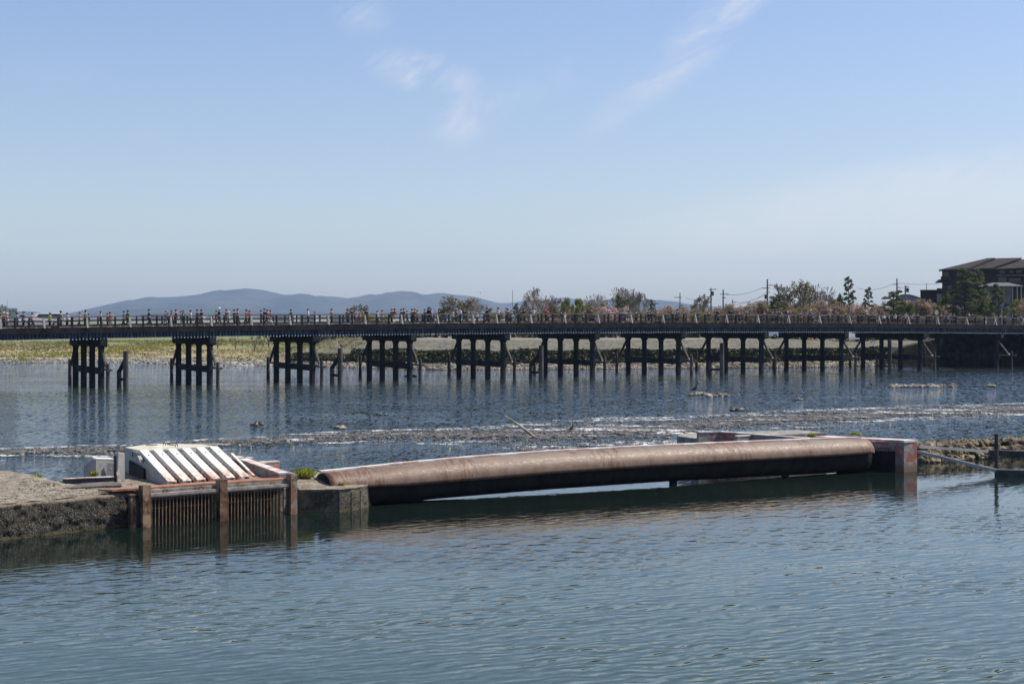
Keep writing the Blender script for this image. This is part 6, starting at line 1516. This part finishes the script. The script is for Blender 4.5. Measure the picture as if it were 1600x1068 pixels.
# ------------------------------------------------------------------ poles, flagpole, signs, booth, wires
def upole(px, top, Y, label, arms, rad=.16):
    x = (px - 800) / F * Y; gz = ground_h(x, Y); zt = zat(top, Y); r = empty('utility_pole', (x, Y, gz)); O_ = (x, Y, gz)
    MB().tube([(x, Y, gz - .3), (x, Y, zt)], [rad * 1.2, rad * .75], 8).build('shaft', M['pole'], r, O_)
    for (row, l, rr, kind) in arms:
        z = zat(row, Y); mb = MB()
        if kind == 'arm': mb.box((x + (rr - l) / 2 * Y / F, Y - .2, z), ((l + rr) * Y / F, .12, .14)); mb.build('crossarm', M['pole'], r, O_)
        else:
            c = (x + l * Y / F, Y - .25, z); mb.tube([(c[0], c[1], z - .4), (c[0], c[1], z + .4)], .28, 10); mb.build('transformer', M['darkgrey'], r, O_)
    tag(r, label, 'utility pole', 'utility poles beyond the park'); return x, Y, zt
p1 = upole(1062.5, 457, 300, 'leftmost utility pole with one crossarm left of the yellow bush', [(464.5, 9, 2, 'arm'), (477, 1, 5, 'arm')], .12)
p2 = upole(1111, 450, 290, 'utility pole with transformers above the bright yellow bush', [(452, 4, 8, 'arm'), (458, 0, 4, 'arm'), (458.5, 2, 0, 'tr')])
p3 = upole(1130, 452, 296, 'utility pole with wide crossarm right of the transformer pole', [(459.5, 5, 8, 'arm'), (465, 2, 4, 'arm')])
p4 = upole(1144.5, 468, 300, 'short utility pole left of the grey house', [(472, 1, 6, 'arm'), (475, 1, 3, 'arm')], .12)
p5 = upole(1199, 436, 280, 'tallest utility pole left of the largest tufted tree', [(445.5, 0, 8, 'arm'), (450, 9, 4, 'arm'), (456.5, 2, 4, 'arm'), (463.5, -2.6, 0, 'tr')], .18)
p6 = upole(1401.5, 435, 275, 'tall utility pole behind the wide spreading pine', [(444, 7, 2, 'arm'), (449, 1, 5, 'arm'), (453.5, 1, 5, 'arm')])
p7 = upole(1414.5, 446, 285, 'shorter utility pole with transformers right of the tall one', [(447.5, 1, 5, 'arm'), (453, 3, 0, 'tr')])
p8 = upole(1023.5, 472, 300, 'short utility pole beside the tiny pine', [(474, 3, 6, 'arm')], .12)
p9 = upole(1018.5, 467, 310, 'slim utility pole left of the leftmost crossarm pole', [(470, 2, 6, 'arm')], .12)
def wire(a, b, sag, label):
    A_, B_ = Vector(a), Vector(b); pts = [A_.lerp(B_, t / 12) - Vector((0, 0, sag * 4 * (t / 12) * (1 - t / 12))) for t in range(13)]
    later(tag(MB().tube(pts, .03, 4).build('power_cable', M['cable'], origin=tuple(A_)), None, 'cable', 'power cables between utility poles'), 800 + A_.x / A_.y * F, label)
def pp_(px, row, Y): return atY(px, Y, zat(row, Y))
wire(pp_(1071, 465, 300), pp_(1106, 463, 290), .5, 'power cable between the leftmost crossarm pole and the transformer pole')
wire(pp_(1135, 460, 296), pp_(1190, 450, 280), .5, 'upper power cable between the wide crossarm pole and the tallest pole')
wire(pp_(1148, 472, 300), pp_(1197, 457, 280), .7, 'middle power cable rising to the tallest pole')
wire(pp_(1148, 477, 300), pp_(1199, 459, 280), .2, 'lower power cable rising over the grey house roof')
wire(pp_(1207, 445.5, 280), pp_(1240, 450, 290), .3, 'power cable from the tallest pole to the tufted tree')
wire(pp_(1340, 450, 300), pp_(1395, 444, 275), .6, 'power cable running left from the tall right-hand pole')
wire(pp_(1404, 442, 275), pp_(1466, 443, 300), .2, 'upper power cable from the tall pole to the hotel')
wire(pp_(1406, 449, 275), pp_(1418, 448, 285), .1, 'short power cable between the two right-hand poles')
wire(pp_(1416, 453, 285), pp_(1429, 471, 280), -.1, 'guy cable slanting down from the shorter right-hand pole')
x, Y = (801 - 800) / F * 243, 243; gz = ground_h(x, Y); fp = empty('flagpole', (x, Y, gz)); tag(fp, 'tall thin pale flagpole standing in the park at center', 'flagpole')
MB().tube([(x, Y, gz - .2), (x, Y, zat(455, Y))], [.09, .045], 8).build('shaft', M['grey_sign'], fp, (x, Y, gz)); MB().tube([(x, Y, zat(455, Y)), (x, Y, zat(454, Y))], .09, 8).build('finial', M['grey_sign'], fp, (x, Y, gz))
x0, x1 = (804 - 800) / F * 240, (820 - 800) / F * 240; bt = empty('ticket_booth', (x0, 240, ground_h(x0, 240))); O_ = tuple(bt.location); tag(bt, 'small yellow framed booth beside the foot of the flagpole', 'booth')
zb0, zb1 = zat(537, 240), zat(526.5, 240); hbox(mb := MB(), x0 + .12, x1 - .12, 240.1, 241.4, zb0, zb1 - .15); mb.build('cabin', M['bridge_dark'], bt, O_)
mb = MB(); hbox(mb, x0, x0 + .14, 239.95, 240.09, zb0, zb1); hbox(mb, x1 - .14, x1, 239.95, 240.09, zb0, zb1); hbox(mb, x0 + .142, x1 - .142, 239.95, 240.09, zb1 - .16, zb1); hbox(mb, x0 + .142, x1 - .142, 239.95, 240.09, zb0, zb0 + .14); mb.build('frame', M['yellow_paint'], bt, O_)
def rsign(px, row, rr, m, n_, label, foot):
    Xs = lineX(px)
    for _ in range(4):
        p = on_line(Xs, n_); Xs += ((px - 800) / F * p.y - p.x) / .8
    p = on_line(Xs, n_, zr(Xs) - 1.1); z = zat(row, p.y); r = empty('road_sign', tuple(p)); O_ = tuple(p)
    MB().tube([p, Vector((p.x, p.y, z + .3))], .05, 8).build('sign_post', M['grey_sign'], r, O_)
    c = Vector((p.x, p.y, z)) + N * .08; MB().tube([c, c + N * .03], rr, 20).build('sign_plate', M[m], r, O_); tag(r, label, 'road sign')
rsign(1462.5, 488, .32, 'grey_sign', -1.4, 'grey back of a round road sign on the bridge near the tenth pier', 0)
rsign(1565.5, 477, .28, 'blue_sign', -1.4, 'round blue road sign on a grey post at the right end of the bridge', 0)
c = atY(1268.5, 236, 0); gz = ground_h(c.x, 236); mb = MB(); mb.tube([(c.x, 236, gz), (c.x, 236, gz + .1), (c.x, 236, gz + .11), (c.x, 236, gz + .75), (c.x, 236, gz + .78)], [.28, .28, .2, .06, .04], 12)
tag(mb.build('traffic_cone', M['orange'], origin=(c.x, 236, gz)), 'orange cone on the bank top seen under the deck near the ninth pier', 'cone')

for k_, (pr, used) in PROTO.items():
    if not used:
        for ch in list(pr[0].children): bpy.data.objects.remove(ch)
        bpy.data.objects.remove(pr[0])
# ------------------------------------------------------------------ labels: make equal ones tell apart
from collections import defaultdict
grp = defaultdict(list)
for o, px, lab in PENDING: grp[lab].append((px, o))
OW = ['leftmost', 'second', 'third', 'fourth', 'fifth', 'sixth', 'seventh', 'eighth', 'ninth', 'tenth', 'eleventh', 'twelfth']
for lab, items in grp.items():
    items.sort(key=lambda t: t[0])
    for k, (px, o) in enumerate(items):
        if len(items) == 1: o['label'] = lab
        elif k == 0: o['label'] = 'leftmost ' + lab
        elif k == len(items) - 1: o['label'] = 'rightmost ' + lab
        else: o['label'] = OW[min(k, 11)] + ' ' + lab

# ------------------------------------------------------------------ haze: the air over the plain
hzb = MB(); hbox(hzb, -6500, 6500, -320, 9400, -3.0, 360.0)
hm = bpy.data.materials.new('haze'); hm.use_nodes = True; ht_ = NT(hm.node_tree); ht_.n.clear()
ho_ = ht_.node('ShaderNodeOutputMaterial'); pvn = ht_.node('ShaderNodeVolumePrincipled'); ht_.l.new(pvn.outputs[0], ho_.inputs['Volume'])
pvn.inputs['Color'].default_value = (0.50, 0.68, 1.0, 1); pvn.inputs['Density'].default_value = 8.5e-5; pvn.inputs['Anisotropy'].default_value = 0.0
hz_o = hzb.build('haze', hm); hz_o['kind'] = 'stuff'; hz_o['label'] = 'pale blue haze over the far plain and hills'; hz_o['category'] = 'haze'
